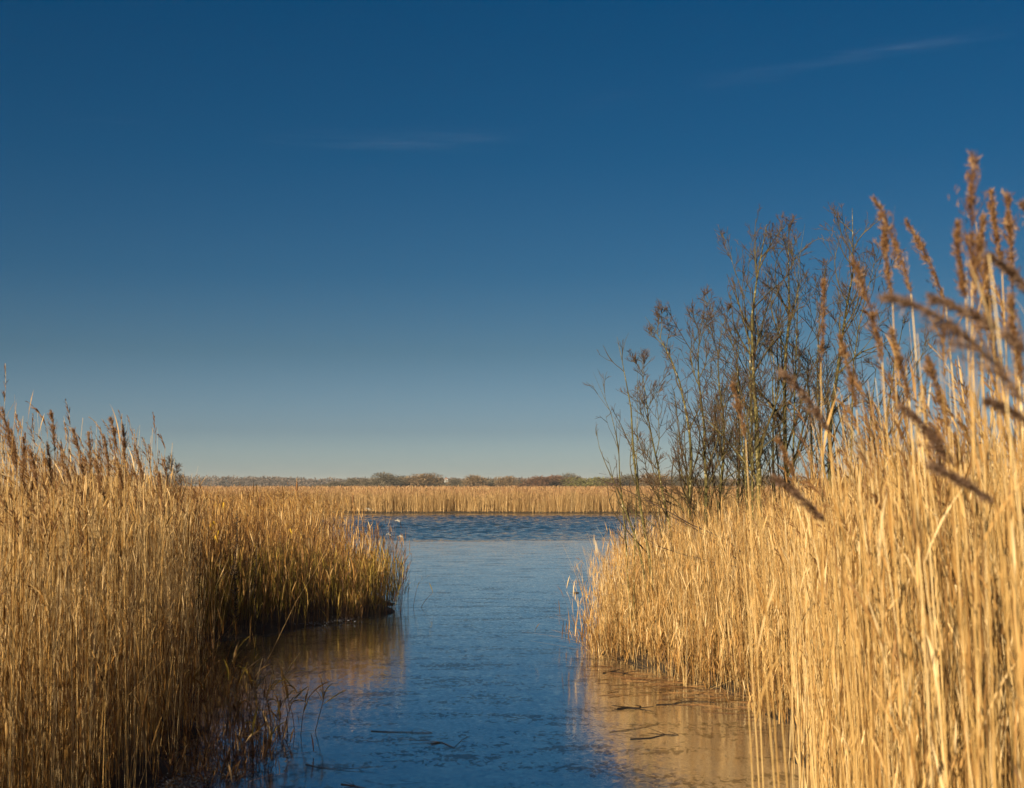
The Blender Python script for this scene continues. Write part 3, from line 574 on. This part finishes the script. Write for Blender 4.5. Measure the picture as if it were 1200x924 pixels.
def reedmace(px, py, D, label):
    x = at(px, py, D); root = np.array([x[0], D, float(gz(x[0], D)[0])-.02]); H = x[2]-root[2]
    e = empty('reedmace', root, label, 'reedmace')
    S = np.stack([root+np.array([.03*t*t, 0, H*t]) for t in np.linspace(0, 1, 10)])[None]
    B = Batch(); B.tubes(S, np.full((1, 10), .005), np.array([.4]), 6); B.build('stem', M['strawL'], e)
    tp = S[0, -1]; B = Batch(); Z = np.linspace(-.24, -.05, 8); B.tubes(np.stack([tp+np.array([0, 0, z]) for z in Z])[None], np.array([[.004, .014, .017, .018, .018, .017, .013, .003]]), np.array([.3]), 10); B.build('seed_head', M['brown'], e)
    for _ in range(3):
        B = Batch(); leaves(B, S, 1, np.array([.4]), tmin=.1, tmax=.4, length=(.7, 1.1), width=.009, K=8, mi=0, up=(80, 88), droop=(10, 70)); B.build('leaf', M['leafL'], e)
reedmace(346, 561, 26, 'reedmace whose brown head stands above the skyline behind the spit')
reedmace(303, 578, 25, 'reedmace with a brown head just below the skyline at left')
reedmace(412, 577, 30, 'reedmace head seen against the far pale reed belt')
B = Batch()
def yleaf(pts, D, lab):
    for px, py in pts[:1]:
        x = at(px, py, D); root = np.array([x[0], D, float(gz(x[0], D)[0])-.02])
    e = empty('reed', root, lab, 'reed'); H = x[2]-root[2]+.1
    S = np.stack([root+np.array([0, 0, H*t]) for t in np.linspace(0, 1, 8)])[None]; B = Batch(); B.tubes(S, np.full((1, 8), .003), np.array([.4]), 5); B.build('stem', M['strawL'], e)
    for px, py in pts:
        for _ in range(2):
            p = at(px, py, D); B = Batch(); q = at(px+rng.uniform(-4, 4), py+rng.uniform(3, 9), D); st = np.array([root[0], D, min(p[2]-.05, root[2]+H)])
            B.ribbons(np.stack([st, p, q])[None], np.array([[[.002, .0, .002], [.007, .003, .005], [.001, 0, .001]]]), rng.random(1)); B.build('leaf', M['yellow'], e)
yleaf([(253, 590), (262, 589), (250, 611)], 18.2, 'reed with bright yellow leaves above the inlet')
yleaf([(246, 613), (252, 628), (256, 622)], 18.0, 'reed with several yellow leaves left of the black stalk')
yleaf([(336, 613), (340, 620)], 22, 'reed with one slanting yellow leaf on the spit')
def fluffy(px, py, D, lab):
    x = at(px, py, D); root = np.array([x[0]-.1, D, float(gz(x[0], D)[0])-.02]); e = empty('reed', root, lab, 'reed', 'reeds with white fluffy heads on the spit')
    S = bez(root, np.array([root[0], D, x[2]*.8]), x, 9)[None]; B = Batch(); B.tubes(S, np.linspace(.003, .0012, 9)[None], np.array([.5]), 5); B.build('stem', M['brown'], e)
    B = Batch(); A = bez(x, x+[.04, 0, .03], x+[.09, 0, -.01], 6)[None]; plumes(B, A, np.array([.5]), 30, .05, .004, 0, spread=.7); B.build('plume', M['seed'], e)
fluffy(428, 597, 25.5, 'reed with white fluffy head catching light at top of the spit')
fluffy(463, 611, 25.2, 'reed with white fluff at the outer tip of the spit')
fluffy(452, 627, 25.0, 'reed with small white tuft below the one at the spit tip')
fluffy(466, 629, 25.1, 'lowest white-tufted reed at the outer tip of the spit')

# broken stalks standing in the ice by the left bank, each with a drooping leaf
def broken(px, py, h, tilt, lab, r=.003, nl=2, bend=0., grp='broken reed stalks frozen into the ice'):
    g0 = ground_at(px, py); e = empty('broken_reed', g0, lab, 'reed stalk', grp)
    k = np.array([g0, g0+[tilt*h*.35, .02, h*.4], g0+[tilt*h*.7+bend*.3, .03, h*.75], g0+[tilt*h+bend, .04, h]]); k[0, 2] -= .04
    S = k[None]; B = Batch(); B.tubes(S, r*np.array([[1.1, 1, .9, .4]]), np.array([.4]), 6); B.build('stem', M['brown'], e)
    for _ in range(nl):
        B = Batch(); leaves(B, S, 1, np.array([rng.uniform(.2, .9)]), tmin=.5, tmax=.98, length=(.16, .34), width=.0085, K=7, mi=0, up=(30, 85), droop=(30, 150)); B.build('leaf', M['leafL'] if rng.random() < .5 else M['sedge'], e)
BK = [(352, 862, .30, .1), (346, 860, .38, -.2), (368, 858, .36, .35), (318, 868, .45, -.1), (330, 866, .40, .25), (300, 872, .5, .0), (308, 885, .36, .5), (283, 878, .55, -.15), (290, 862, .5, .1),
      (262, 880, .6, .1), (270, 900, .3, .6), (245, 872, .62, -.1), (322, 895, .2, -.5), (305, 893, .16, .7), (338, 838, .35, -.3), (276, 845, .55, .3), (255, 850, .6, .15), (298, 846, .45, -.35)]
BL = ['tallest tufted one out on the ice', 'tilted left against its tufted neighbour', 'outermost one on the ice, tilted right', 'upright beside the pair with green leaves', 'right-tilted with dangling leaf', 'upright in the middle of the ice-bound group',
      'strongly tilted right near the frost', 'tall and slightly tilted near the bank', 'tall with leaf curl behind the middle group', 'tall upright at the bed edge', 'short and nearly fallen at the bed edge', 'farthest left at the foot of the reeds',
      'short stub lying left on the ice', 'short stub lying right in the frost', 'small one leaning left at the back', 'right-leaning at the back by the bank', 'upright behind the others at the bed edge', 'left-leaning thin one behind the middle']
for (px, py, h, tl), lab in zip(BK, BL):
    broken(px, py, h, tl, 'broken brown reed stalk, '+lab, bend=rng.uniform(-.08, .08), nl=5)
for px, py, h, tl, lab in [(692, 768, .16, -.3, 'tiny twig sprout in the water at the corner of the right clump'), (684, 770, .10, .4, 'smallest sprout off the corner of the right clump'), (484, 712, .35, .2, 'thin twig rising from the tip of the spit'),
                           (492, 712, .26, .9, 'thin twig reaching right from the tip of the spit'), (478, 705, .5, .05, 'tall thin stem just off the tip of the spit')]:
    broken(px, py, h, tl, lab, nl=1, grp='twigs at the water edge', r=.0035)
# tangle of fine debris at the foot of the left bed
B = Batch()
n = 800; px = rng.uniform(190, 345, n); py = rng.uniform(800, 925, n); k = (px-190) < 150-(np.abs(py-865)*.9)+rng.normal(0, 12, n); px, py = px[k], py[k]; n = len(px)
G = np.array([ground_at(a, c) for a, c in zip(px, py)]); a = rng.uniform(0, 2*PI, n); l = rng.uniform(.1, .45, n); el = rng.uniform(0, 1.2, n)
D1 = np.stack([np.cos(a)*np.cos(el), np.sin(a)*np.cos(el), np.sin(el)], -1)*l[:, None]; s = np.linspace(0, 1, 5)[None, :, None]
Q = G[:, None]+D1[:, None]*s; Q[..., 2] += .004-(l[:, None]*.35)*s[..., 0]**2*np.sin(el)[:, None]; Q[..., 2] = np.maximum(Q[..., 2], .003)
B.tubes(Q, .0022*np.ones((n, 5))*np.linspace(1, .4, 5), rng.uniform(0, .8, n), 3); leaves(B, Q, 1, rng.random(n), length=(.08, .2), width=.006, mi=0)
tag(B.build('reed_litter', M['brown']), 'tangle of fallen brown reed stems and leaves at the foot of the left bed', 'litter', kind='stuff')

# floating twigs locked in the ice
def twig(pts, r, lab, grp='twigs frozen into the ice'):
    P = np.array([ground_at(a, c, .004) for a, c in pts]); P += rng.normal(0, .006, P.shape)*[1, 1, 0]; e = P[0]
    B = Batch(); B.tubes(P[None], r*np.linspace(1, .5, len(P))[None], np.array([.3]), 5); q = rng.integers(1, len(P), 3)
    for j in q:
        dd = rng.normal(0, 1, 3)*[.12, .1, 0]+[0, 0, .02]; B.tubes(np.stack([P[j], P[j]+dd*.5, P[j]+dd])[None], r*np.array([[.6, .5, .3]]), np.array([.2]), 4)
    o = B.build('twig', M['dead']); tag(o, lab, 'twig', grp)
twig([(724, 831), (735, 829), (748, 830), (752, 828)], 0.0100, 'short thick dark twig on the ice below the right clump')
twig([(740, 866), (762, 865), (780, 861), (795, 861)], 0.0050, 'long forked dark twig in the lower gold reflection')
twig([(768, 826), (790, 825), (802, 822), (818, 822), (838, 823)], 0.0045, 'thin twig line nearest the right reeds')
twig([(716, 858), (740, 855), (758, 852), (772, 848)], 0.0030, 'faint curved twig in the middle gold reflection')
twig([(434, 857), (455, 858), (480, 858), (505, 859)], 0.0040, 'straight dark twig lying on blue ice in mid channel')
twig([(358, 896), (375, 900), (398, 902)], 0.0035, 'dark twig on the ice near the left bank')
twig([(505, 872), (518, 870), (532, 876), (540, 868)], 0.0040, 'crooked little twig on blue ice low in the channel')
twig([(706, 789), (718, 787), (732, 789)], 0.0070, 'dark chip of reed root just off the right clump')
twig([(672, 695), (679, 695)], 0.0100, 'tiny dark floating chip left of the right clump')
twig([(398, 919), (415, 921), (430, 924)], 0.0040, 'dark twig at the bottom edge of the picture')

# sparse reed litter caught along the right-hand water line
B = Batch(); n = 150; px = rng.uniform(700, 900, n); py = 775+(px-690)*.20+np.abs(rng.normal(0, 14, n)); G = np.array([ground_at(a, c, .004) for a, c in zip(px, py)]); a = rng.normal(0, .5, n)+PI*rng.integers(0, 2, n); l = rng.uniform(.05, .35, n)
Q = G[:, None]+np.stack([np.cos(a), np.sin(a), 0*a], -1)[:, None]*l[:, None, None]*np.linspace(0, 1, 4)[None, :, None]; Q += rng.normal(0, .006, Q.shape)*[1, 1, 0]
B.tubes(Q, .0022*np.ones((n, 4)), rng.uniform(0, .7, n), 4); tag(B.build('reed_litter', M['brown']), 'scraps of fallen reed lying on the ice along the right clump', 'litter', kind='stuff')
# rime patches: small heaps of crystals
def frost(pts, lab, n=160, w=.25, z=.0):
    B = Batch()
    for px, py, ww in pts:
        g0 = ground_at(px, py, z); m = int(n*ww*5); o = rng.normal(0, 1, (m, 3))*[w*ww, w*.8*ww, 0]; o[:, 2] = np.abs(rng.normal(0, .012, m))+.004
        s = rng.uniform(.004, .013, m)*ww**.3; a = nrm(rng.normal(0, 1, (m, 3))*[1, 1, .35]); bq = nrm(np.cross(a, rng.normal(0, 1, (m, 3))))
        B.ribbons((g0+o)[:, None]+a[:, None]*s[:, None, None]*np.array([-1, 0, 1])[None, :, None]+np.array([0, 0, .35])*s[:, None, None]*np.array([0, 1, 0])[None, :, None], bq[:, None]*s[:, None, None]*np.array([.4, .8, .3])[None, :, None], rng.random(m))
    tag(B.build('frost', M['frost'], smooth=False), lab, 'frost', kind='stuff')
frost([(316, 884, .55), (275, 908, .5), (255, 900, .5), (218, 888, .5), (222, 915, .6), (232, 880, .4), (205, 920, .7)], 'white rime flecks on the ice among the broken stalks', 45, .18)
frost([(335, 726, 1.), (345, 728, .8), (330, 720, .8), (385, 728, .9), (400, 727, .7), (320, 731, .9), (360, 731, 1.)], 'white rime along the shaded foot of the spit', 45, .26, .02)

# ------------------------------------------------------------------ bare trees behind the right clump
def grow(starts, dirs, lens, K=7, wander=.16, up=.12):
    n = len(starts); P = np.zeros((n, K, 3)); P[:, 0] = starts; d = nrm(dirs.copy()); w = np.zeros((n, 3))
    for k in range(1, K):
        w = w*.5+rng.normal(0, wander, (n, 3)); d = nrm(d+w*.6+np.array([0, 0, up])*(1.0-d[:, 2:3]*.6)); P[:, k] = P[:, k-1]+d*(lens/(K-1))[:, None]
    return P
def children_of(P, R0, n_per, lo, hi, ang=(22, 50), lf=(.4, .6), bias=None):
    n, K, _ = P.shape; m = n*n_per; t = rng.uniform(lo, hi, (n, n_per)); S = sample(P, t).reshape(-1, 3); S2 = sample(P, np.clip(t+.08, 0, .9999)).reshape(-1, 3); T = nrm(S2-S+1e-6)
    ln = np.linalg.norm(np.diff(P, axis=1), axis=2).sum(1); rad = rng.normal(0, 1, (m, 3))
    if bias is not None: rad = rad+bias
    rad = nrm(rad-(rad*T).sum(1, keepdims=True)*T); a = np.radians(rng.uniform(*ang, m))[:, None]
    D = T*np.cos(a)+rad*np.sin(a); l = np.repeat(ln, n_per)*rng.uniform(*lf, m)*(1.1-.72*t.ravel()); r = np.repeat(R0, n_per)*(1-.7*t.ravel())
    return S, D, l, r
def px_path(pts, D, lift=None, K=None):
    """trunk through photo pixels at D; the first point is dropped to the ground"""
    P = np.array([at(a, c, D) for a, c in pts]); P[0, 2] = float(gz(P[0, 0], D)[0])-.05
    # smooth resample
    t = np.concatenate([[0], np.cumsum(np.linalg.norm(np.diff(P, axis=0), axis=1))]); u = np.linspace(0, t[-1], K or 12)
    Q = np.stack([np.interp(u, t, P[:, i]) for i in range(3)], -1)
    Q[1:-1] = (Q[:-2]+2*Q[1:-1]+Q[2:])/4
    Q[1:, 1] += np.cumsum(rng.normal(0, .02, len(Q)-1)); return Q
def bare_tree(name, label, D, trunk_pts, r0, limbs_px=(), nl=12, llen=1.0, bias=None, depth3=5, depth4=3, lo=.3, lean=None, catk=False, extra_trunks=(), ang=(22, 48), tw=.0038, cat='tree'):
    T = px_path(trunk_pts, D, K=14); e = empty(name, T[0], label, cat, 'bare trees and bushes on the right bank')
    t = np.linspace(0, 1, 14)
    def trunk(T, r): 
        B = Batch(); rad = r*1.3*(1-.93*t**1.35); rad[0] *= 1.25; T2 = T+rng.normal(0, .006, T.shape)*[1, 1, 0]
        B.tubes(T2[None], rad[None], np.array([.5]), 8); B.build('trunk', M['bark'], e); return T2
    Ts = [(trunk(T, r0), r0)]
    for pts, r in extra_trunks: Ts.append((trunk(px_path(pts, D, K=14), r), r))
    crown = Batch()
    for T, r in Ts:
        ln = np.linalg.norm(np.diff(T, axis=0), axis=1).sum()
        S, Dd, l, rr = children_of(T[None], np.array([r]), nl, lo, .97, ang, (llen*.28, llen*.46), bias)
        l = np.maximum(l, .14*llen); l = np.minimum(l, np.maximum(.12, (T[:, 2].max()+.12-S[:, 2])*.95)); rr = np.minimum(rr*.7, .02)
        P = grow(S, Dd, l, 9, .14, .13)
        for i in range(len(P)):
            B = Batch(); B.tubes(P[i:i+1], (rr[i]*np.linspace(1, .3, 9))[None], rng.uniform(.2, .7, 1), 5); B.build('limb', M['bark2'], e)
        S, Dd, l, r2 = children_of(P, rr, depth3, .15, .98, (20, 48), (.35, .65)); P2 = grow(S, Dd, l, 7, .15, .10); r2 = np.clip(r2*.7, .005, .011)
        crown.tubes(P2, r2[:, None]*np.linspace(1, .4, 7)[None], rng.uniform(.1, .6, len(P2)), 3, 1)
        S, Dd, l, r3 = children_of(P2, r2, depth4, .15, .98, (20, 45), (.35, .65)); l = np.maximum(l, .08); P3 = grow(S, Dd, l, 5, .14, .08)
        crown.tubes(P3, (np.full(len(P3), tw))[:, None]*np.linspace(1, .5, 5)[None], rng.uniform(.1, .8, len(P3)), 3, 0)
        S, Dd, l, r4 = children_of(P3, np.full(len(P3), tw), 2, .2, .98, (20, 45), (.3, .6)); l = np.maximum(l, .05); P4 = grow(S, Dd, l, 4, .12, .06)
        crown.tubes(P4, np.full((len(P4), 4), tw*.75)*np.linspace(1, .6, 4), rng.uniform(.2, .9, len(P4)), 3, 0)
    crown.build('crown', [M['twig'], M['bark2']], e)
    return e
rng = np.random.default_rng(21)
# sapling pair nearest the channel
bare_tree('sapling', 'spindly bare sapling leaning left over the channel, nearest the water', 18.2,
    [(772, 690), (762, 655), (752, 600), (742, 540), (740, 480), (732, 430), (722, 395)], .020, nl=6, llen=.7, depth3=2, depth4=1, lo=.3, tw=.0034,
    extra_trunks=[([(770, 690), (748, 640), (722, 570), (702, 530), (698, 505)], .016), ([(742, 525), (722, 495), (704, 460), (695, 437)], .011), ([(740, 440), (748, 420), (752, 408)], .007)], ang=(15, 38))
bare_tree('bush', 'broad bushy bare shrub between the sapling and the forked tree', 20.5,
    [(806, 700), (808, 600), (812, 520), (800, 450), (782, 400), (757, 370)], .026, nl=14, llen=.9, depth3=8, depth4=4, lo=.2, cat='bush', ang=(18, 42),
    extra_trunks=[([(812, 700), (828, 600), (826, 500), (815, 420), (826, 355)], .026), ([(818, 700), (845, 590), (850, 500), (838, 420), (850, 370)], .026), ([(800, 700), (786, 620), (770, 540), (758, 480), (752, 420)], .02)])
bare_tree('tree', 'slender bare tree with forked top and pale bark patch, in the middle', 19.5,
    [(892, 720), (890, 600), (888, 500), (882, 420), (881, 350), (893, 310), (900, 262)], .038, nl=18, llen=.8, depth3=5, depth4=3, lo=.35,
    extra_trunks=[([(882, 400), (878, 355), (862, 320), (848, 276)], .016), ([(886, 420), (862, 395), (838, 365), (820, 345)], .013)])
bare_tree('tree', 'slender bare tree with wispy rounded top, right of the forked one', 20.3,
    [(930, 720), (922, 600), (921, 500), (920, 420), (928, 350), (924, 300), (926, 262)], .034, nl=18, llen=.85, depth3=5, depth4=3, lo=.35,
    extra_trunks=[([(921, 400), (935, 350), (936, 300), (944, 262)], .016), ([(920, 440), (902, 400), (886, 372)], .012)])
bare_tree('tree', 'tallest reddish bare tree standing half behind the near reed plumes', 20.8,
    [(985, 720), (975, 600), (972, 500), (985, 420), (996, 340), (1002, 290), (999, 244)], .034, nl=17, llen=.8, depth3=5, depth4=3, lo=.35,
    extra_trunks=[([(978, 520), (958, 440), (960, 380), (968, 310)], .018), ([(982, 460), (1000, 400), (1018, 330), (1026, 290)], .018)])
bare_tree('bush', 'bare bush with olive stems filling the gap behind the two slender trees', 22.0,
    [(945, 700), (950, 600), (952, 520), (945, 440), (950, 400)], .028, nl=14, llen=.9, depth3=8, depth4=4, lo=.15, cat='bush',
    extra_trunks=[([(900, 700), (908, 600), (905, 520), (912, 450), (905, 400)], .024), ([(870, 700), (862, 600), (868, 520), (860, 450), (866, 400)], .024)])
bare_tree('bush', 'bare bush farthest right, showing between the plumed near reeds', 22.0,
    [(1045, 700), (1040, 600), (1038, 500), (1050, 420), (1060, 370)], .028, nl=14, llen=1.1, depth3=6, depth4=4, lo=.15, cat='bush',
    extra_trunks=[([(1010, 700), (1014, 600), (1020, 500), (1028, 420)], .024)])
# low dark branches reaching down-left over the clump
e = empty('fallen_branch', at(868, 640, 17.6)*[1, 1, 0]+[0, 0, .3], 'low dark bare branches drooping left over the pale reed clump', 'branch')
for pts in [[(872, 650), (850, 632), (810, 615), (775, 595), (745, 580), (700, 560)], [(870, 660), (842, 640), (815, 620), (785, 605)], [(868, 665), (845, 662), (822, 655), (800, 650), (770, 640), (752, 628)], [(865, 676), (830, 681), (808, 685)]]:
    Q = np.array([at(a, c, 17.4+.1*i) for i, (a, c) in enumerate(pts)]); B = Batch(); B.tubes(Q[None], np.linspace(.011, .003, len(Q))[None], np.array([.2]), 5)
    S, Dd, l, rr = children_of(Q[None], np.array([.008]), 8, .15, .95, (20, 50), (.15, .4)); P = grow(S, Dd, l, 6, .14, .02); B.tubes(P, rr[:, None]*.5*np.linspace(1, .3, 6)[None], rng.random(len(P))*.4, 3)
    S, Dd, l, rr = children_of(P, rr*.4, 4, .15, .95, (20, 50), (.3, .6)); P = grow(S, Dd, l, 4, .12, .02); B.tubes(P, np.full((len(P), 4), .002), rng.random(len(P))*.4, 3)
    B.build('limb', M['twig'], e)
# little bush behind the left bed
bare_tree('bush', 'small grey bare bush rising behind the shoulder of the left reeds', 34,
    [(196, 640), (196, 600), (194, 570), (196, 540)], .02, nl=16, llen=1.0, depth3=6, depth4=4, lo=.3, tw=.004, cat='bush', extra_trunks=[([(202, 640), (203, 590), (206, 550)], .015)])['group'] = 'bare bushes behind the left bed'

# ------------------------------------------------------------------ distant trees: trunk, limbs and a cloud of twigs
def far_proto(name, m, seed, wr=1., low=False):
    g = np.random.default_rng(seed); tb = Batch(); H = 1.0
    S = np.stack([np.array([.01*math.sin(3*t), 0, (.25 if low else .45)*t]) for t in np.linspace(0, 1, 5)])[None]; tb.tubes(S, np.linspace(.022, .014, 5)[None], np.array([.4]), 6)
    cb = Batch(); lob = []
    for i in range(12):
        a = g.uniform(0, 6.28); rr = g.uniform(0, .34)*wr; z = g.uniform(.25 if low else .34, .80)-rr*.35; lob.append((rr*math.cos(a), rr*math.sin(a), z, g.uniform(.17, .27)))
        Q = bez(np.array([0, 0, .25]), np.array([rr*.4*math.cos(a), rr*.4*math.sin(a), z*.75]), np.array([rr*math.cos(a), rr*math.sin(a), z]), 5)[None]; tb.tubes(Q, np.linspace(.012, .004, 5)[None], np.array([.4]), 4)
    for (x, y, z, s) in lob:
        n = 330; v = nrm(g.normal(0, 1, (n, 3)))*(g.random((n, 1))**.45)*s*np.array([wr, wr, .85]); P0 = np.array([x, y, z])+v; P0[:, 2] = np.maximum(P0[:, 2], .06)
        d = nrm(v+g.normal(0, .08, (n, 3))+[0, 0, .05]); l = g.uniform(.03, .07, (n, 1, 1)); t = np.linspace(0, 1, 3)[None, :, None]
        cb.ribbons(P0[:, None]+d[:, None]*l*t, nrm(np.cross(d, g.normal(0, 1, (n, 3))))[:, None]*.009*np.array([.7, 1, .3])[None, :, None], g.random(n))
    return tb, cb, m
kinds = {'grey': far_proto('tree', 'far_grey', 1), 'tan': far_proto('tree', 'far_tan', 2), 'rust': far_proto('tree', 'far_rust', 3), 'olive': far_proto('tree', 'far_olive', 4, 1.5, True), 'wood': far_proto('tree', 'far_wood', 5, 1.2), 'grey2': far_proto('tree', 'far_grey', 6, 1.2)}
meshes = {k: (tb.mesh('trunk', [M['bark2']]), cb.mesh('crown', [M[m]], smooth=False)) for k, (tb, cb, m) in kinds.items()}
def far_tree(px, top, D, wpx, kind, label, group):
    x = at(px, top, D); H = x[2]-.05; e = empty('tree', (x[0], D, .05), label, 'tree', group); w = wpx/FPX*D/(.85 if kind != 'olive' else 1.1)
    for me in meshes[kind]:
        o = bpy.data.objects.new(me.name, me); COL.objects.link(o); o.parent = e
    e.scale = (w*1.15, w*1.15, H*1.22); e.rotation_euler = (0, 0, rng.uniform(0, 6.28)); return e
FT = [(392, 565, 430, 26, 'grey', 'small grey tree on the skyline left of the taller round pair'), (410, 562, 440, 24, 'grey2', 'low grey tree against the left flank of the tall round one'), (444, 556, 400, 38, 'grey2', 'tall round-topped grey-tan tree, left of the skyline pair'),
      (472, 559, 410, 30, 'grey', 'lower grey tree in the dip of the skyline pair'), (496, 556, 400, 42, 'tan', 'broad round tan tree, right of the skyline pair'), (534, 562, 420, 22, 'grey', 'small grey tree directly right of the white house'),
      (556, 558, 400, 26, 'tan', 'tan tree with a pointed top right of the white house'), (574, 562, 410, 24, 'grey', 'lower grey tree right of the pointed tan tree'), (592, 559, 400, 24, 'tan', 'brownish tree midway along the skyline'),
      (610, 563, 410, 22, 'grey2', 'low grey tree left of the russet trees'), (630, 559, 380, 34, 'rust', 'russet tree, first of the reddish clump'), (652, 558, 385, 32, 'rust', 'broad russet tree in the middle of the reddish clump'),
      (668, 556, 470, 28, 'grey', 'grey tree showing above the reddish clump'), (690, 560, 330, 46, 'olive', 'low wide olive green sallow bush on the skyline'), (716, 561, 400, 30, 'rust', 'russet tree right of the olive bush'),
      (742, 558, 400, 36, 'grey2', 'grey tree seen behind the leaning sapling'), (770, 556, 390, 34, 'tan', 'tan tree seen through the bare shrub'), (800, 557, 390, 34, 'grey', 'grey distant tree behind the broad bushy shrub'),
      (424, 564, 450, 22, 'tan', 'low tan tree touching the tall round-topped one'), (515, 564, 430, 16, 'grey', 'low grey tree directly left of the white house'), (376, 568, 520, 20, 'grey', 'lowest grey tree at the left end of the skyline row')]
for px, top, D, w, k, lab in FT: far_tree(px, top, D, w, k, lab, 'trees along the far skyline')
for i in range(30):
    px = 835+i*14+rng.uniform(-4, 4); far_tree(px, 560+rng.uniform(-3, 3), 420+rng.uniform(-20, 40), 30, ['grey', 'tan', 'rust', 'grey2'][i % 4], 'far bare tree mostly hidden behind the right bank', 'hidden skyline trees at right')
# the low bluish wood at far left reads as one mass
B = Batch(); g = rng
for i in range(330):
    px = g.uniform(60, 880); D = g.uniform(800, 950); top = 557.5+min(max(px-200, 0)/200, 1)*4+g.uniform(-1, 2); x = at(px, top, D); Hh = x[2]; n = 170; w = g.uniform(6, 11)
    v = nrm(g.normal(0, 1, (n, 3)))*(g.random((n, 1))**.4)*[w, w, Hh*.5]; P0 = np.array([x[0], D, Hh*.5])+v; d = nrm(v+g.normal(0, .3, (n, 3)))
    B.ribbons(P0[:, None]+d[:, None]*1.2*np.linspace(0, 1, 3)[None, :, None], nrm(np.cross(d, g.normal(0, 1, (n, 3))))[:, None]*.35*np.array([.6, 1, .3])[None, :, None], g.random(n))
tag(B.build('distant_wood', M['far_wood'], smooth=False), 'low hazy brown wood along the horizon behind the separate far trees', 'wood', kind='stuff')

# tiny white house between the skyline trees
import bmesh
x = at(523, 563, 760); e = empty('house', (x[0], 760, .05), 'tiny white gabled house among the skyline trees', 'house')
def box(name, c, s, m, parent, gable=0):
    bm = bmesh.new(); bmesh.ops.create_cube(bm, size=1)
    for v in bm.verts: v.co = (v.co.x*s[0]+c[0], v.co.y*s[1]+c[1], v.co.z*s[2]+c[2])
    me = bpy.data.meshes.new(name); bm.to_mesh(me); bm.free(); me.materials.append(m); o = bpy.data.objects.new(name, me); COL.objects.link(o); o.parent = parent; return o
HH = 5.0
box('wall', (0, 0, HH/2), (1.9, 4, HH), M['wall'], e)
bm = bmesh.new(); vs = [bm.verts.new(p) for p in [(-1.15, -2.2, HH+.003), (1.15, -2.2, HH+.003), (0, -2.2, HH+.9), (-1.15, 2.2, HH+.003), (1.15, 2.2, HH+.003), (0, 2.2, HH+.9)]]
for f in [(0, 1, 2), (5, 4, 3), (0, 2, 5, 3), (1, 4, 5, 2), (0, 3, 4, 1)]: bm.faces.new([vs[i] for i in f])
me = bpy.data.meshes.new('roof'); bm.to_mesh(me); bm.free(); me.materials.append(M['tile']); rf = bpy.data.objects.new('roof', me); COL.objects.link(rf); rf.parent = e
box('window', (-.45, -2.02, 1.6), (.4, .06, .7), M['glass'], e); box('window', (.45, -2.02, 1.6), (.4, .06, .7), M['glass'], e)

# thin winter air
m = bpy.data.materials.new('haze'); m.use_nodes = True; t = m.node_tree; t.nodes.clear(); out = N(t, 'ShaderNodeOutputMaterial')
pv = N(t, 'ShaderNodeVolumePrincipled'); pv.inputs['Color'].default_value = (.86, .92, 1, 1); pv.inputs['Density'].default_value = .00022; pv.inputs['Anisotropy'].default_value = 0; L(t, pv.outputs[0], out.inputs['Volume'])
hz = box('haze', (0, 0, 6.3), (5200, 5200, 15), m, None); tag(hz, 'thin pale winter haze lying over the lake', 'haze', kind='stuff')
C.render.engine = 'CYCLES'
